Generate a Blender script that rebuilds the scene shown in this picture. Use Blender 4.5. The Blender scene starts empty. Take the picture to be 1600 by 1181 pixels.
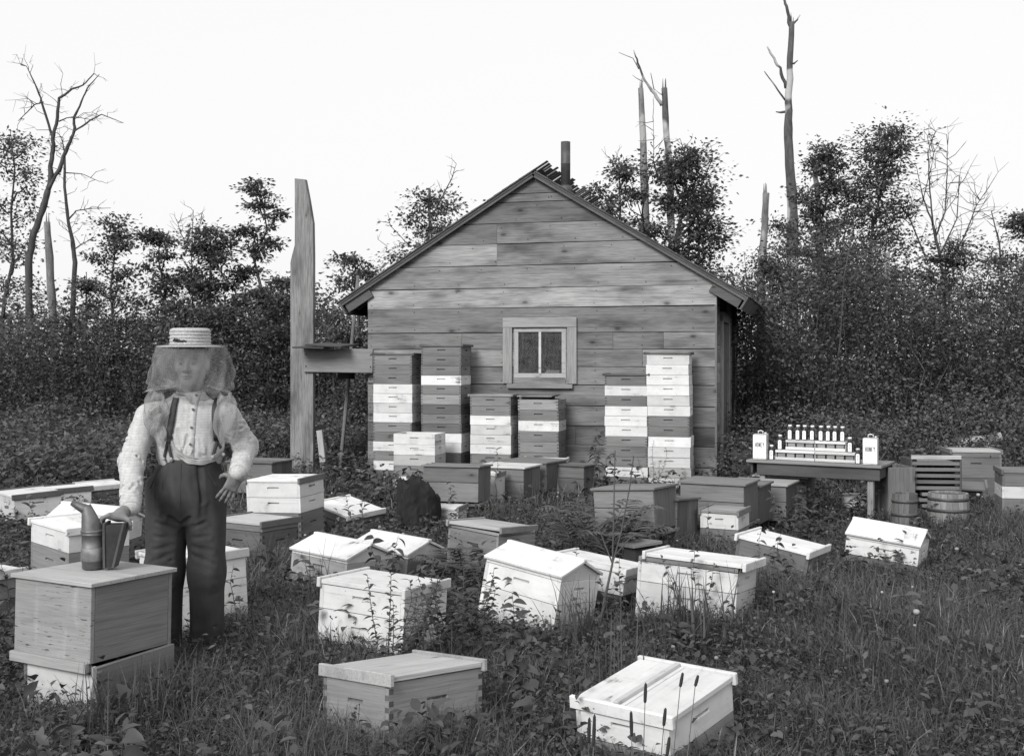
import bpy, math, random
import numpy as np
from mathutils import Vector, Matrix, Euler

SC = bpy.context.scene
COL = SC.collection
R = math.radians
PI = math.pi

# ------------------------------------------------------------------ camera
FPX, CX, HY, EYE = 1750.0, 800.0, 560.0, 1.58      # photograph: focal length, centre, horizon row (pixels), lens height
cam_d = bpy.data.cameras.new('camera')
cam_d.sensor_width = 36.0
cam_d.lens = FPX / 1600.0 * 36.0
cam_d.shift_y = -(590.5 - HY) / 1600.0
cam_d.clip_start = 0.05
cam_d.clip_end = 2000
cam = bpy.data.objects.new('camera', cam_d)
COL.objects.link(cam)
cam.location = (0, 0, EYE)
cam.rotation_euler = (R(90), 0, 0)
SC.camera = cam

# ------------------------------------------------------------------ sky and sun (bright overcast, panchromatic)
SUN_EL, SUN_AZ = 34.0, 209.0                        # azimuth clockwise from +Y: behind the camera, to its left
w = bpy.data.worlds.new('World'); SC.world = w; w.use_nodes = True
nt = w.node_tree; nt.nodes.clear()
sky = nt.nodes.new('ShaderNodeTexSky'); sky.sky_type = 'NISHITA'; sky.sun_disc = False
sky.sun_elevation = R(SUN_EL); sky.sun_rotation = R(SUN_AZ); sky.air_density = 1.0; sky.dust_density = 6.0
bw = nt.nodes.new('ShaderNodeRGBToBW')
mx = nt.nodes.new('ShaderNodeMix'); mx.data_type = 'FLOAT'
mx.inputs[0].default_value = 0.85; mx.inputs[3].default_value = 5.72      # even cloud veil over the sky
bg = nt.nodes.new('ShaderNodeBackground'); bg.inputs[1].default_value = 0.10
out = nt.nodes.new('ShaderNodeOutputWorld')
nt.links.new(sky.outputs[0], bw.inputs[0]); nt.links.new(bw.outputs[0], mx.inputs[2])
nt.links.new(mx.outputs[0], bg.inputs[0]); nt.links.new(bg.outputs[0], out.inputs[0])

sun_d = bpy.data.lights.new('sun', 'SUN'); sun_d.energy = 1.7; sun_d.angle = R(24); sun_d.color = (1, 0.99, 0.98)
sun = bpy.data.objects.new('sun', sun_d); COL.objects.link(sun)
_az, _el = R(SUN_AZ), R(SUN_EL)
_dir = Vector((math.sin(_az) * math.cos(_el), math.cos(_az) * math.cos(_el), math.sin(_el)))
sun.rotation_euler = _dir.to_track_quat('Z', 'Y').to_euler(); sun.location = (0, 0, 20)
SC.view_settings.view_transform = 'Standard'; SC.view_settings.look = 'None'
SC.view_settings.gamma = 1.0; SC.view_settings.exposure = 0.90; SC.view_settings.use_curve_mapping = False
SC.render.engine = 'CYCLES'
SC.cycles.max_bounces = 6; SC.cycles.diffuse_bounces = 3; SC.cycles.transparent_max_bounces = 16
SC.cycles.caustics_reflective = False; SC.cycles.caustics_refractive = False

# ------------------------------------------------------------------ helpers
def at(px, py, d):                                  # photograph pixel at a known distance
    return Vector(((px - CX) / FPX * d, d, EYE - (py - HY) / FPX * d))
def dist_for(py, z):                                # distance of a point of known height
    return FPX * (EYE - z) / (py - HY)

def tag(o, label=None, cat=None, group=None, kind=None):
    if label: o['label'] = label
    if cat: o['category'] = cat
    if group: o['group'] = group
    if kind: o['kind'] = kind
    return o
def empty(name, label, cat, loc=(0, 0, 0), rot=(0, 0, 0), group=None, mode='XYZ'):
    o = bpy.data.objects.new(name, None); COL.objects.link(o)
    o.empty_display_size = 0.05
    o.rotation_mode = mode; o.location = loc; o.rotation_euler = rot
    return tag(o, label, cat, group)
def link(name, me, mat, parent=None, tone=None, loc=None, rot=None):
    o = bpy.data.objects.new(name, me); COL.objects.link(o)
    if mat is not None and not me.materials: me.materials.append(mat)
    if parent is not None: o.parent = parent
    if loc is not None: o.location = loc
    if rot is not None: o.rotation_euler = rot
    if tone is not None: o.color = (tone, tone, tone, 1)
    return o

class MB:
    def __init__(s): s.v = []; s.f = []; s.sm = []
    def add(s, vs, fs, smooth=False):
        n = len(s.v); s.v.extend([tuple(v) for v in vs])
        s.f.extend([tuple(i + n for i in f) for f in fs]); s.sm.extend([smooth] * len(fs)); return s
    def box(s, x0, x1, y0, y1, z0, z1, M=None):
        vs = [(x0, y0, z0), (x1, y0, z0), (x1, y1, z0), (x0, y1, z0), (x0, y0, z1), (x1, y0, z1), (x1, y1, z1), (x0, y1, z1)]
        if M is not None: vs = [M @ Vector(v) for v in vs]
        return s.add(vs, [(3, 2, 1, 0), (4, 5, 6, 7), (0, 1, 5, 4), (1, 2, 6, 5), (2, 3, 7, 6), (3, 0, 4, 7)])
    def cbox(s, x0, x1, y0, y1, z0, z1, c=0.003, M=None):          # chamfered box
        lo, hi = (x0, y0, z0), (x1, y1, z1); vs = []; idx = {}
        for sx in (0, 1):
            for sy in (0, 1):
                for sz in (0, 1):
                    for ax in range(3):
                        p = []
                        for k, sg in enumerate((sx, sy, sz)):
                            b = hi[k] if sg else lo[k]
                            if k != ax: b += -c if sg else c
                            p.append(b)
                        idx[(sx, sy, sz, ax)] = len(vs); vs.append(p)
        fs = []
        def quad(ids):
            fs.append(tuple(idx[i] for i in ids))
        for ax in range(3):
            o1, o2 = [k for k in range(3) if k != ax]
            for sg in (0, 1):
                q = []
                for a, b in ((0, 0), (1, 0), (1, 1), (0, 1)):
                    t = [0, 0, 0]; t[ax] = sg; t[o1] = a; t[o2] = b; q.append((*t, ax))
                if (sg == 1) == (ax == 1): q.reverse()
                quad(q)
        for ax in range(3):                                          # edges along ax
            o1, o2 = [k for k in range(3) if k != ax]
            for a in (0, 1):
                for b in (0, 1):
                    t0 = [0, 0, 0]; t0[o1] = a; t0[o2] = b; t1 = list(t0); t1[ax] = 1
                    q = [(*t0, o1), (*t1, o1), (*t1, o2), (*t0, o2)]
                    if ((a == b) == (ax != 1)): q.reverse()
                    quad(q)
        for sx in (0, 1):
            for sy in (0, 1):
                for sz in (0, 1):
                    t = [(sx, sy, sz, k) for k in range(3)]
                    if (sx + sy + sz) % 2 == 0: t.reverse()
                    quad(t)
        if M is not None: vs = [M @ Vector(v) for v in vs]
        return s.add(vs, fs)
    def tube(s, pts, rad, n=6, cap=True, smooth=True):
        pts = [Vector(p) for p in pts]
        if not hasattr(rad, '__len__'): rad = [rad] * len(pts)
        vs = []; fs = []; up = None
        for i, p in enumerate(pts):
            t = (pts[min(i + 1, len(pts) - 1)] - pts[max(i - 1, 0)]).normalized()
            if up is None:
                up = Vector((0, 0, 1)) if abs(t.z) < 0.9 else Vector((1, 0, 0))
            a = t.cross(up)
            if a.length < 1e-5: a = t.cross(Vector((0, 1, 0)))
            a.normalize(); b = a.cross(t).normalized(); up = b
            for k in range(n):
                th = 2 * PI * k / n
                vs.append(p + (a * math.cos(th) + b * math.sin(th)) * rad[i])
        for i in range(len(pts) - 1):
            for k in range(n):
                k2 = (k + 1) % n
                fs.append((i * n + k, (i + 1) * n + k, (i + 1) * n + k2, i * n + k2))
        if cap:
            fs.append(tuple(range(n))); fs.append(tuple(reversed(range((len(pts) - 1) * n, len(pts) * n))))
        return s.add(vs, fs, smooth)
    def lathe(s, prof, n=24, M=None, smooth=True, ell=(1, 1)):
        vs = []; fs = []; m = len(prof)
        for k in range(n):
            th = 2 * PI * k / n
            for r, z in prof: vs.append(Vector((r * math.cos(th) * ell[0], r * math.sin(th) * ell[1], z)))
        for k in range(n):
            k2 = (k + 1) % n
            for i in range(m - 1): fs.append((k * m + i, k2 * m + i, k2 * m + i + 1, k * m + i + 1))
        if prof[0][0] > 1e-5: fs.append(tuple(k * m for k in reversed(range(n))))
        if prof[-1][0] > 1e-5: fs.append(tuple(k * m + m - 1 for k in range(n)))
        if M is not None: vs = [M @ v for v in vs]
        return s.add(vs, fs, smooth)
    def prism(s, poly, y0, y1, M=None):              # polygon in x,z drawn counter-clockwise seen from -y
        n = len(poly)
        vs = [(x, y0, z) for x, z in poly] + [(x, y1, z) for x, z in poly]
        fs = [tuple(range(n)), tuple(reversed(range(n, 2 * n)))]
        for i in range(n):
            j = (i + 1) % n; fs.append((i, n + i, n + j, j))
        if M is not None: vs = [M @ Vector(v) for v in vs]
        return s.add(vs, fs)
    def mesh(s, name):
        me = bpy.data.meshes.new(name); me.from_pydata(s.v, [], s.f)
        me.polygons.foreach_set('use_smooth', s.sm); me.update(); return me
    def build(s, name, mat, parent=None, tone=None, loc=None, rot=None):
        return link(name, s.mesh(name), mat, parent, tone, loc, rot)

def np_mesh(name, V, tris=None, quads=None, tone=None, smooth=False):
    me = bpy.data.meshes.new(name)
    V = np.asarray(V, np.float32)
    me.vertices.add(len(V)); me.vertices.foreach_set('co', V.ravel())
    loops = []; tot = []
    if tris is not None and len(tris): loops.append(np.asarray(tris, np.int32).ravel()); tot.append(np.full(len(tris), 3, np.int32))
    if quads is not None and len(quads): loops.append(np.asarray(quads, np.int32).ravel()); tot.append(np.full(len(quads), 4, np.int32))
    loops = np.concatenate(loops); tot = np.concatenate(tot)
    me.loops.add(len(loops)); me.loops.foreach_set('vertex_index', loops)
    me.polygons.add(len(tot))
    st = np.zeros(len(tot), np.int32); st[1:] = np.cumsum(tot)[:-1]
    me.polygons.foreach_set('loop_start', st)
    try: me.polygons.foreach_set('loop_total', tot)
    except Exception: pass
    me.polygons.foreach_set('use_smooth', np.full(len(tot), smooth, bool))
    if tone is not None:
        a = me.attributes.new('tone', 'FLOAT', 'POINT'); a.data.foreach_set('value', np.asarray(tone, np.float32))
    me.update(calc_edges=True); me.validate()
    return me

# ------------------------------------------------------------------ materials (all grey: the place as panchromatic film saw it)
def new_mat(name):
    m = bpy.data.materials.new(name); m.use_nodes = True
    t = m.node_tree; b = t.nodes['Principled BSDF']
    b.inputs['Specular IOR Level'].default_value = 0.25
    return m, t, b
def N(t, typ, **kw):
    n = t.nodes.new(typ)
    for k, v in kw.items():
        if hasattr(n, k): setattr(n, k, v)
        else: n.inputs[k].default_value = v
    return n
def math_n(t, op, a, b=None, c=None):
    n = t.nodes.new('ShaderNodeMath'); n.operation = op
    for i, x in enumerate((a, b, c)):
        if x is None: continue
        if isinstance(x, (int, float)): n.inputs[i].default_value = x
        else: t.links.new(x, n.inputs[i])
    return n.outputs[0]
def ramp(t, fac, stops):
    n = t.nodes.new('ShaderNodeValToRGB'); e = n.color_ramp.elements
    while len(e) < len(stops): e.new(0.5)
    for i, (p, v) in enumerate(stops): e[i].position = p; e[i].color = (v, v, v, 1)
    t.links.new(fac, n.inputs[0]); return n.outputs[0]
def coords(t, scale, rand=True):
    tc = t.nodes.new('ShaderNodeTexCoord'); src = tc.outputs['Object']
    if rand:
        oi = t.nodes.new('ShaderNodeObjectInfo')
        add = t.nodes.new('ShaderNodeVectorMath'); add.operation = 'ADD'
        mul = t.nodes.new('ShaderNodeVectorMath'); mul.operation = 'MULTIPLY'
        comb = t.nodes.new('ShaderNodeCombineXYZ')
        for i in range(3): t.links.new(oi.outputs['Random'], comb.inputs[i])
        t.links.new(comb.outputs[0], mul.inputs[0]); mul.inputs[1].default_value = (37.0, 71.3, 53.7)
        t.links.new(src, add.inputs[0]); t.links.new(mul.outputs[0], add.inputs[1]); src = add.outputs[0]
    mp = t.nodes.new('ShaderNodeMapping'); mp.inputs['Scale'].default_value = scale
    t.links.new(src, mp.inputs[0]); return mp.outputs[0]
def noise(t, vec, scale=1.0, detail=4.0, rough=0.6, dist=0.0):
    n = t.nodes.new('ShaderNodeTexNoise'); n.inputs['Scale'].default_value = scale
    n.inputs['Detail'].default_value = detail; n.inputs['Roughness'].default_value = rough; n.inputs['Distortion'].default_value = dist
    t.links.new(vec, n.inputs['Vector']); return n.outputs['Fac']
def bump(t, h, b, strength=0.3, dist=0.004):
    n = t.nodes.new('ShaderNodeBump'); n.inputs['Strength'].default_value = strength; n.inputs['Distance'].default_value = dist
    t.links.new(h, n.inputs['Height']); t.links.new(n.outputs[0], b.inputs['Normal'])

def wood_mat(name, axis='X', contrast=1.0, knots=True, stain=0.25, rough=0.85, kscale=None):
    """weathered board; its tone comes from the object's own colour, grain runs along the local axis"""
    m, t, b = new_mat(name)
    lo, hi = 2.2, 75.0
    sc = {'X': (lo, hi, hi), 'Y': (hi, lo, hi), 'Z': (hi, hi, lo)}[axis]
    v = coords(t, sc)
    g1 = noise(t, v, 1.0, 6, 0.65, 1.2)
    g2 = noise(t, v, 3.3, 3, 0.6)
    sb = {'X': (0.9, 3.2, 3.2), 'Y': (3.2, 0.9, 3.2), 'Z': (3.2, 3.2, 0.9)}[axis]
    v2 = coords(t, sb)
    blot = noise(t, v2, 1.3, 3, 0.55)
    c = ramp(t, g1, [(0.28, 1 - 0.42 * contrast), (0.5, 1.0), (0.75, 1 + 0.22 * contrast)])
    c2 = ramp(t, g2, [(0.3, 1 - 0.22 * contrast), (0.7, 1 + 0.1 * contrast)])
    c3 = ramp(t, blot, [(0.25, 1 - stain * 1.3), (0.5, 1.0), (0.8, 1 + stain * 0.6)])
    k = math_n(t, 'MULTIPLY', math_n(t, 'MULTIPLY', c, c2), c3)
    if knots:
        vk = coords(t, kscale or {'X': (2.2, 5.0, 5.0), 'Y': (5.0, 2.2, 5.0), 'Z': (5.0, 5.0, 2.2)}[axis])
        vo = t.nodes.new('ShaderNodeTexVoronoi'); vo.inputs['Scale'].default_value = 1.0
        if kscale:
            vo.voronoi_dimensions = '2D'; sx = t.nodes.new('ShaderNodeSeparateXYZ'); cb = t.nodes.new('ShaderNodeCombineXYZ')
            t.links.new(vk, sx.inputs[0]); t.links.new(sx.outputs[0], cb.inputs[0]); t.links.new(sx.outputs[2], cb.inputs[1]); vk = cb.outputs[0]
        t.links.new(vk, vo.inputs['Vector'])
        kk = ramp(t, vo.outputs['Distance'], [(0.0, 0.25), (0.03, 0.40), (0.065, 0.80), (0.15, 1.0)])
        k = math_n(t, 'MULTIPLY', k, kk)
    oi = t.nodes.new('ShaderNodeObjectInfo')
    rv = math_n(t, 'MULTIPLY_ADD', oi.outputs['Random'], 0.28, 0.82)
    sep = t.nodes.new('ShaderNodeSeparateColor'); t.links.new(oi.outputs['Color'], sep.inputs[0])
    k = math_n(t, 'MULTIPLY', math_n(t, 'MULTIPLY', k, rv), sep.outputs[0])
    t.links.new(k, b.inputs['Base Color']); b.inputs['Roughness'].default_value = rough
    bump(t, g1, b, 0.35, 0.003)
    return m
def paint_mat(name, axis='X'):
    """white paint on boards: brush tone, dirt streaks, nicks that show grey wood"""
    m, t, b = new_mat(name)
    sc = {'X': (1.2, 26, 26), 'Y': (26, 1.2, 26), 'Z': (26, 26, 1.2)}[axis]
    v = coords(t, sc); g = noise(t, v, 1.0, 5, 0.65, 0.8)
    vb = coords(t, (3.5, 3.5, 3.5)); bl = noise(t, vb, 1.6, 5, 0.62)
    vs = coords(t, (60, 60, 60)); sp = noise(t, vs, 1.0, 2, 0.5)
    c1 = ramp(t, g, [(0.25, 0.74), (0.42, 0.95), (0.55, 1.0)])
    c2 = ramp(t, bl, [(0.24, 0.62), (0.42, 0.90), (0.6, 1.0)])
    worn = ramp(t, math_n(t, 'MULTIPLY', bl, g), [(0.130, 0.32), (0.165, 1.0)])
    c3 = ramp(t, sp, [(0.24, 0.5), (0.29, 1.0)])
    oi = t.nodes.new('ShaderNodeObjectInfo')
    sep = t.nodes.new('ShaderNodeSeparateColor'); t.links.new(oi.outputs['Color'], sep.inputs[0])
    rv = math_n(t, 'MULTIPLY_ADD', oi.outputs['Random'], 0.09, 0.80)
    k = math_n(t, 'MULTIPLY', math_n(t, 'MULTIPLY', c1, c2), math_n(t, 'MULTIPLY', worn, c3))
    k = math_n(t, 'MULTIPLY', math_n(t, 'MULTIPLY', k, rv), sep.outputs[0])
    t.links.new(k, b.inputs['Base Color']); b.inputs['Roughness'].default_value = 0.62
    bump(t, g, b, 0.15, 0.002)
    return m
def plain_mat(name, val=None, rough=0.8, var=0.25, scale=9.0, metallic=0.0, bumps=0.2, spec=0.25):
    m, t, b = new_mat(name)
    v = coords(t, (1, 1, 1)); n = noise(t, v, scale, 5, 0.6)
    c = ramp(t, n, [(0.25, 1 - var), (0.75, 1 + var)])
    if val is None:
        oi = t.nodes.new('ShaderNodeObjectInfo')
        sep = t.nodes.new('ShaderNodeSeparateColor'); t.links.new(oi.outputs['Color'], sep.inputs[0])
        c = math_n(t, 'MULTIPLY', c, sep.outputs[0])
    else: c = math_n(t, 'MULTIPLY', c, val)
    t.links.new(c, b.inputs['Base Color'])
    b.inputs['Roughness'].default_value = rough; b.inputs['Metallic'].default_value = metallic
    b.inputs['Specular IOR Level'].default_value = spec
    if bumps: bump(t, n, b, bumps, 0.01)
    return m
def leaf_mat(name, val, rough=0.55, spec=0.3, trans=0.25):
    """leaf or grass blade; vertex attribute 'tone' gives each leaf its own colour"""
    m, t, b = new_mat(name)
    at_ = t.nodes.new('ShaderNodeAttribute'); at_.attribute_name = 'tone'
    k = math_n(t, 'MULTIPLY', at_.outputs['Fac'], val)
    t.links.new(k, b.inputs['Base Color']); b.inputs['Roughness'].default_value = rough
    b.inputs['Specular IOR Level'].default_value = spec
    if trans:
        tr = t.nodes.new('ShaderNodeBsdfTranslucent'); t.links.new(k, tr.inputs[0])
        mxs = t.nodes.new('ShaderNodeMixShader'); mxs.inputs[0].default_value = trans
        o = t.nodes['Material Output']
        t.links.new(b.outputs[0], mxs.inputs[1]); t.links.new(tr.outputs[0], mxs.inputs[2]); t.links.new(mxs.outputs[0], o.inputs[0])
    return m
def bark_mat(name, val, pale=0.0):
    m, t, b = new_mat(name)
    v = coords(t, (7, 7, 1.6)); n = noise(t, v, 2.2, 6, 0.7, 0.6)
    c = ramp(t, n, [(0.3, 0.45), (0.55, 1.0), (0.75, 1.5)])
    k = math_n(t, 'MULTIPLY', c, val)
    if pale:                                               # patches where the bark has dropped off
        v2 = coords(t, (1.2, 1.2, 0.9)); n2 = noise(t, v2, 1.0, 3, 0.5)
        p = ramp(t, n2, [(0.52, 0.0), (0.57, 1.0)])
        k = math_n(t, 'MAXIMUM', k, math_n(t, 'MULTIPLY', p, pale))
    t.links.new(k, b.inputs['Base Color']); b.inputs['Roughness'].default_value = 0.95
    bump(t, n, b, 0.6, 0.02)
    return m

M_WOOD = wood_mat('board_grain', 'X', .75)
M_WOODZ = wood_mat('board_grain_upright', 'Z')
M_SIDING = wood_mat('siding_grain', 'X', 1.25, True, 0.55, 0.85, (1.15, 0.02, 2.3))
M_PAINT = paint_mat('white_paint')
M_PLAIN = plain_mat('plain')
M_METAL = plain_mat('tin', None, 0.58, 0.45, 14.0, 0.6, 0.2, 0.4)
M_RUST = plain_mat('stovepipe_iron', 0.09, 0.6, 0.35, 8.0, 0.5, 0.1)
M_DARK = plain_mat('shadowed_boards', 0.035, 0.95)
M_GRASS = leaf_mat('grass_blades', 0.076, 0.6, 0.2, 0.25)
M_LEAF = leaf_mat('weed_leaves', 0.072, 0.5, 0.3, 0.25)
M_TREELEAF = leaf_mat('tree_leaves', 0.098, 0.55, 0.25, 0.35)
M_STEM = leaf_mat('plant_stems', 0.10, 0.7, 0.2, 0.0)
M_BARK = bark_mat('bark', 0.075)
M_BARKD = bark_mat('dead_bark', 0.095, 0.40)
M_BARKP = bark_mat('pale_dead_wood', 0.17, 0.34)
M_CHAR = bark_mat('charred_wood', 0.022)

# ------------------------------------------------------------------ ground
rg = np.random.default_rng(5)
def ground_z(x, y):
    x = np.asarray(x, float); y = np.asarray(y, float)
    f = np.clip((y - 1.0) / 6.0, 0, 1)
    return (0.028 * np.sin(1.3 * x + 0.7 * y) + 0.022 * np.sin(2.9 * x - 1.7 * y + 1.0) + 0.012 * np.sin(5.1 * x + 4.3 * y)) * f - 0.02
gx = np.concatenate([np.linspace(-600, -26, 12), np.linspace(-25, 25, 201), np.linspace(26, 600, 12)])
gy = np.concatenate([np.linspace(-60, -1, 6), np.linspace(0, 40, 181), np.linspace(41, 1200, 14)])
GX, GY = np.meshgrid(gx, gy); GZ = ground_z(GX, GY); GZ[(np.abs(GX) > 25) | (GY > 40) | (GY < 0)] = -0.03
nx, ny = len(gx), len(gy)
ii = np.arange(nx * ny).reshape(ny, nx)
quads = np.stack([ii[:-1, :-1], ii[:-1, 1:], ii[1:, 1:], ii[1:, :-1]], -1).reshape(-1, 4)
m, t, b = new_mat('soil_and_moss')
v = coords(t, (1, 1, 1), False); n1 = noise(t, v, 1.7, 6, 0.65); n2 = noise(t, v, 26.0, 4, 0.7)
k = math_n(t, 'MULTIPLY', ramp(t, n1, [(0.3, 0.018), (0.7, 0.045)]), ramp(t, n2, [(0.3, 0.45), (0.7, 1.5)]))
t.links.new(k, b.inputs['Base Color']); b.inputs['Roughness'].default_value = 1.0; bump(t, n2, b, 0.8, 0.03)
g = link('ground', np_mesh('ground', np.stack([GX.ravel(), GY.ravel(), GZ.ravel()], 1), quads=quads, smooth=True), m)
g['kind'] = 'structure'

FOOT = []                                             # footprints kept free of grass: centre, yaw, half sizes
def foot(cx, cy, yaw, a, b, pad=-0.01): FOOT.append((cx, cy, yaw, a / 2 + pad, b / 2 + pad))

# ================================================================== THE SHED
HYAW = R(-15.5)
HC = Vector((2.56, 14.0, 0.0))                        # right front corner
HW, HL = 4.69, 3.66
_hx = Vector((math.cos(HYAW), math.sin(HYAW), 0)); _hy = Vector((-math.sin(HYAW), math.cos(HYAW), 0))
HO = HC - _hx * (HW / 2)                              # middle of the front wall, at the ground
shed = empty('wooden_shed', 'unpainted board shed with a gable front, shingle roof and small two-pane window', 'shed', HO, (0, 0, HYAW))
EAVE, APEX = 2.54, 3.97
SLOPE = (APEX - EAVE) / (HW / 2)
foot(*(HO + _hy * (HL / 2)).xy, HYAW, HW, HL, 0.02)
def wall_ray(px, py, yl=0.0):                         # pixel -> local x,z on the plane y=yl of the shed
    dr = Vector(((px - CX) / FPX, 1.0, -(py - HY) / FPX))
    o = Vector((0, 0, EYE)) - HO
    t_ = (yl - o.dot(_hy)) / dr.dot(_hy)
    p = o + dr * t_
    return p.dot(_hx), p.z, p
rr = random.Random(11)
# inner sheathing (dark, behind the siding) and the other walls
W2 = HW / 2
WX0, WZ1, _ = wall_ray(787, 497); WX1, WZ0, _ = wall_ray(902, 607)   # casing outline
ox0, ox1, oz0, oz1 = WX0 + 0.13, WX1 - 0.13, WZ0 + 0.14, WZ1 - 0.12    # the opening
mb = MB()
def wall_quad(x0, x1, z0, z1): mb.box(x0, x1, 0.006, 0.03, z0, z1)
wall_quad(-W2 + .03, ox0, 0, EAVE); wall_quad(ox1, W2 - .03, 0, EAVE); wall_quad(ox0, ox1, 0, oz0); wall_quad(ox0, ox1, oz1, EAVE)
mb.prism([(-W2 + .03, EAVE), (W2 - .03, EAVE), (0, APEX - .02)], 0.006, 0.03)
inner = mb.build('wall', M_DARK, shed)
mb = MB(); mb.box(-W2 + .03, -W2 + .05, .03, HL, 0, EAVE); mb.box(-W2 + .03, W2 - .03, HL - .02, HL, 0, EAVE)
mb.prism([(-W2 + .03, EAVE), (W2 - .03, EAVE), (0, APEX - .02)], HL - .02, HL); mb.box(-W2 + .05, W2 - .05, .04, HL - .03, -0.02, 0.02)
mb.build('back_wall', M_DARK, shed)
# front siding, plank by plank: row boundaries in height, with the butt joints seen in the photograph
rows = [-0.02, 0.21, 0.47, 0.715, 0.97, 1.24, 1.475, 1.70, 1.915, 2.245, 2.505, 2.80, 3.085, 3.35, 3.625, 3.735, APEX]
tones = [.19, .175, .155, .20, .18, .22, .26, .175, .21, .31, .20, .23, .20, .22, .19, .18]
joints = {6: [(1003, .0)], 8: [(723, 0)], 7: [(1035, 0)], 12: [(777, 0)], 11: [(777, 0)], 5: [(960, 0)], 4: [(756, 0)], 9: [], 10: []}
joints = {12: [777], 11: [777], 7: [722, 958, 1037], 6: [1004], 3: [733], 2: [900]}
def hw_at(z): return W2 if z <= EAVE else max(0.0, (APEX - z) / SLOPE)
def plank(xa, xb, z0, z1, tone):
    g_ = 0.006
    z0 += g_ * rr.uniform(.4, 1.1); z1 -= g_ * rr.uniform(.4, 1.1)
    cxm, czm = (xa + xb) / 2, (z0 + z1) / 2
    def clip(x, z): h = hw_at(z) - .004; return max(-h, min(h, x))
    poly = [(clip(xa, z0) - cxm, z0 - czm), (clip(xb, z0) - cxm, z0 - czm)]
    if z1 > EAVE > z0:
        if xb >= W2 - .02: poly.append((clip(xb, EAVE) - cxm, EAVE - czm))
    a1, b1 = clip(xa, z1), clip(xb, z1)
    poly.append((b1 - cxm, z1 - czm))
    if b1 - a1 > .01: poly.append((a1 - cxm, z1 - czm))
    if z1 > EAVE > z0 and xa <= -W2 + .02: poly.append((clip(xa, EAVE) - cxm, EAVE - czm))
    tk = rr.uniform(.018, .026)
    p = MB().prism(poly, -tk, 0.0).mesh('plank')
    o = link('plank', p, M_SIDING, shed, tone * rr.uniform(.75, 1.25), (cxm, 0.005, czm), (R(rr.uniform(-.25, .6)), R(rr.uniform(-.12, .12)), 0))
for i in range(len(rows) - 1):
    z0, z1 = rows[i], rows[i + 1]
    cuts = [-W2, W2] + [wall_ray(p, 400)[0] for p in joints.get(i, [])]
    if z1 > oz0 + .02 and z0 < oz1 - .14:
        pieces = []
        cl = sorted(c for c in cuts if c < ox0); cr = sorted(c for c in cuts if c > ox1)
        for q in (cl + [ox0 + .02], [ox1 - .02] + cr):
            pieces += list(zip(q[:-1], q[1:]))
        if z1 > oz1: plank(ox0 + .021, ox1 - .021, max(z0, oz1 - .02), z1, tones[i])
        if z0 < oz0: plank(ox0 + .021, ox1 - .021, z0, min(z1, oz0 + .005), tones[i])
    else:
        cuts.sort(); pieces = list(zip(cuts[:-1], cuts[1:]))
    for xa, xb in pieces:
        plank(xa + .0015, xb - .0015, z0, z1, tones[i])
# nail heads
mb = MB()
for i in range(len(rows) - 2):
    for z in (rows[i] + .05, rows[i + 1] - .05):
        h = hw_at(z) - .05
        for x in np.arange(-h, h, 0.62):
            if ox0 - .1 < x < ox1 + .1 and oz0 - .1 < z < oz1 + .1: continue
            x += rr.uniform(-.02, .02); mb.box(x - .005, x + .005, -.0255, -.02, z - .005, z + .005)
mb.build('nail_heads', M_DARK, shed)['kind'] = 'stuff'
# window: casing, sash, panes, sill
def board(name, parent, x0, x1, y0, y1, z0, z1, mat, tone, c=.003, rot=(0, 0, 0)):
    cx_, cy_, cz_ = (x0 + x1) / 2, (y0 + y1) / 2, (z0 + z1) / 2
    me = MB().cbox(x0 - cx_, x1 - cx_, y0 - cy_, y1 - cy_, z0 - cz_, z1 - cz_, min(c, .3 * min(x1 - x0, y1 - y0, z1 - z0))).mesh(name)
    return link(name, me, mat, parent, tone, (cx_, cy_, cz_), rot)
win = MB().box(ox0, ox0 + .012, -.01, .06, oz0, oz1).box(ox1 - .012, ox1, -.01, .06, oz0, oz1).box(ox0, ox1, -.01, .06, oz1 - .012, oz1).box(ox0, ox1, -.01, .06, oz0, oz0 + .012).build('window', M_WOOD, shed, .25)
CT = .30
board('casing', win, WX0, WX1, -.052, -.022, WZ1 - .125, WZ1, M_WOOD, CT)
board('casing', win, WX0, WX0 + .125, -.05, -.022, WZ0 + .06, WZ1 - .127, M_WOODZ, CT * .95)
board('casing', win, WX1 - .125, WX1, -.05, -.022, WZ0 + .06, WZ1 - .127, M_WOODZ, CT)
board('sill', win, WX0 + .06, WX1 - .05, -.075, -.022, WZ0, WZ0 + .055, M_WOOD, .22)
sx0, sx1, sz0, sz1 = ox0 + .014, ox1 - .014, oz0 - .03, oz1 - .014
for nm, q in (('sash', (sx0, sx1, sz1 - .05, sz1)), ('sash', (sx0, sx1, sz0, sz0 + .085)), ('sash', (sx0, sx0 + .06, sz0 + .086, sz1 - .051)),
              ('sash', (sx1 - .06, sx1, sz0 + .086, sz1 - .051)), ('glazing_bar', ((sx0 + sx1) / 2 - .017, (sx0 + sx1) / 2 + .017, sz0 + .086, sz1 - .051))):
    board(nm, win, q[0], q[1], -.018, .016, q[2], q[3], M_PAINT, .42 if nm == 'sash' else .6)
gm = bpy.data.materials.new('window_glass'); gm.use_nodes = True; t = gm.node_tree; t.nodes.clear()
gl = N(t, 'ShaderNodeBsdfGlossy'); gl.inputs['Roughness'].default_value = .03; tr = N(t, 'ShaderNodeBsdfTransparent'); tr.inputs[0].default_value = (.8, .8, .8, 1)
fr = N(t, 'ShaderNodeFresnel'); fr.inputs[0].default_value = 1.5; mxs = N(t, 'ShaderNodeMixShader'); oo = N(t, 'ShaderNodeOutputMaterial')
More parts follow.
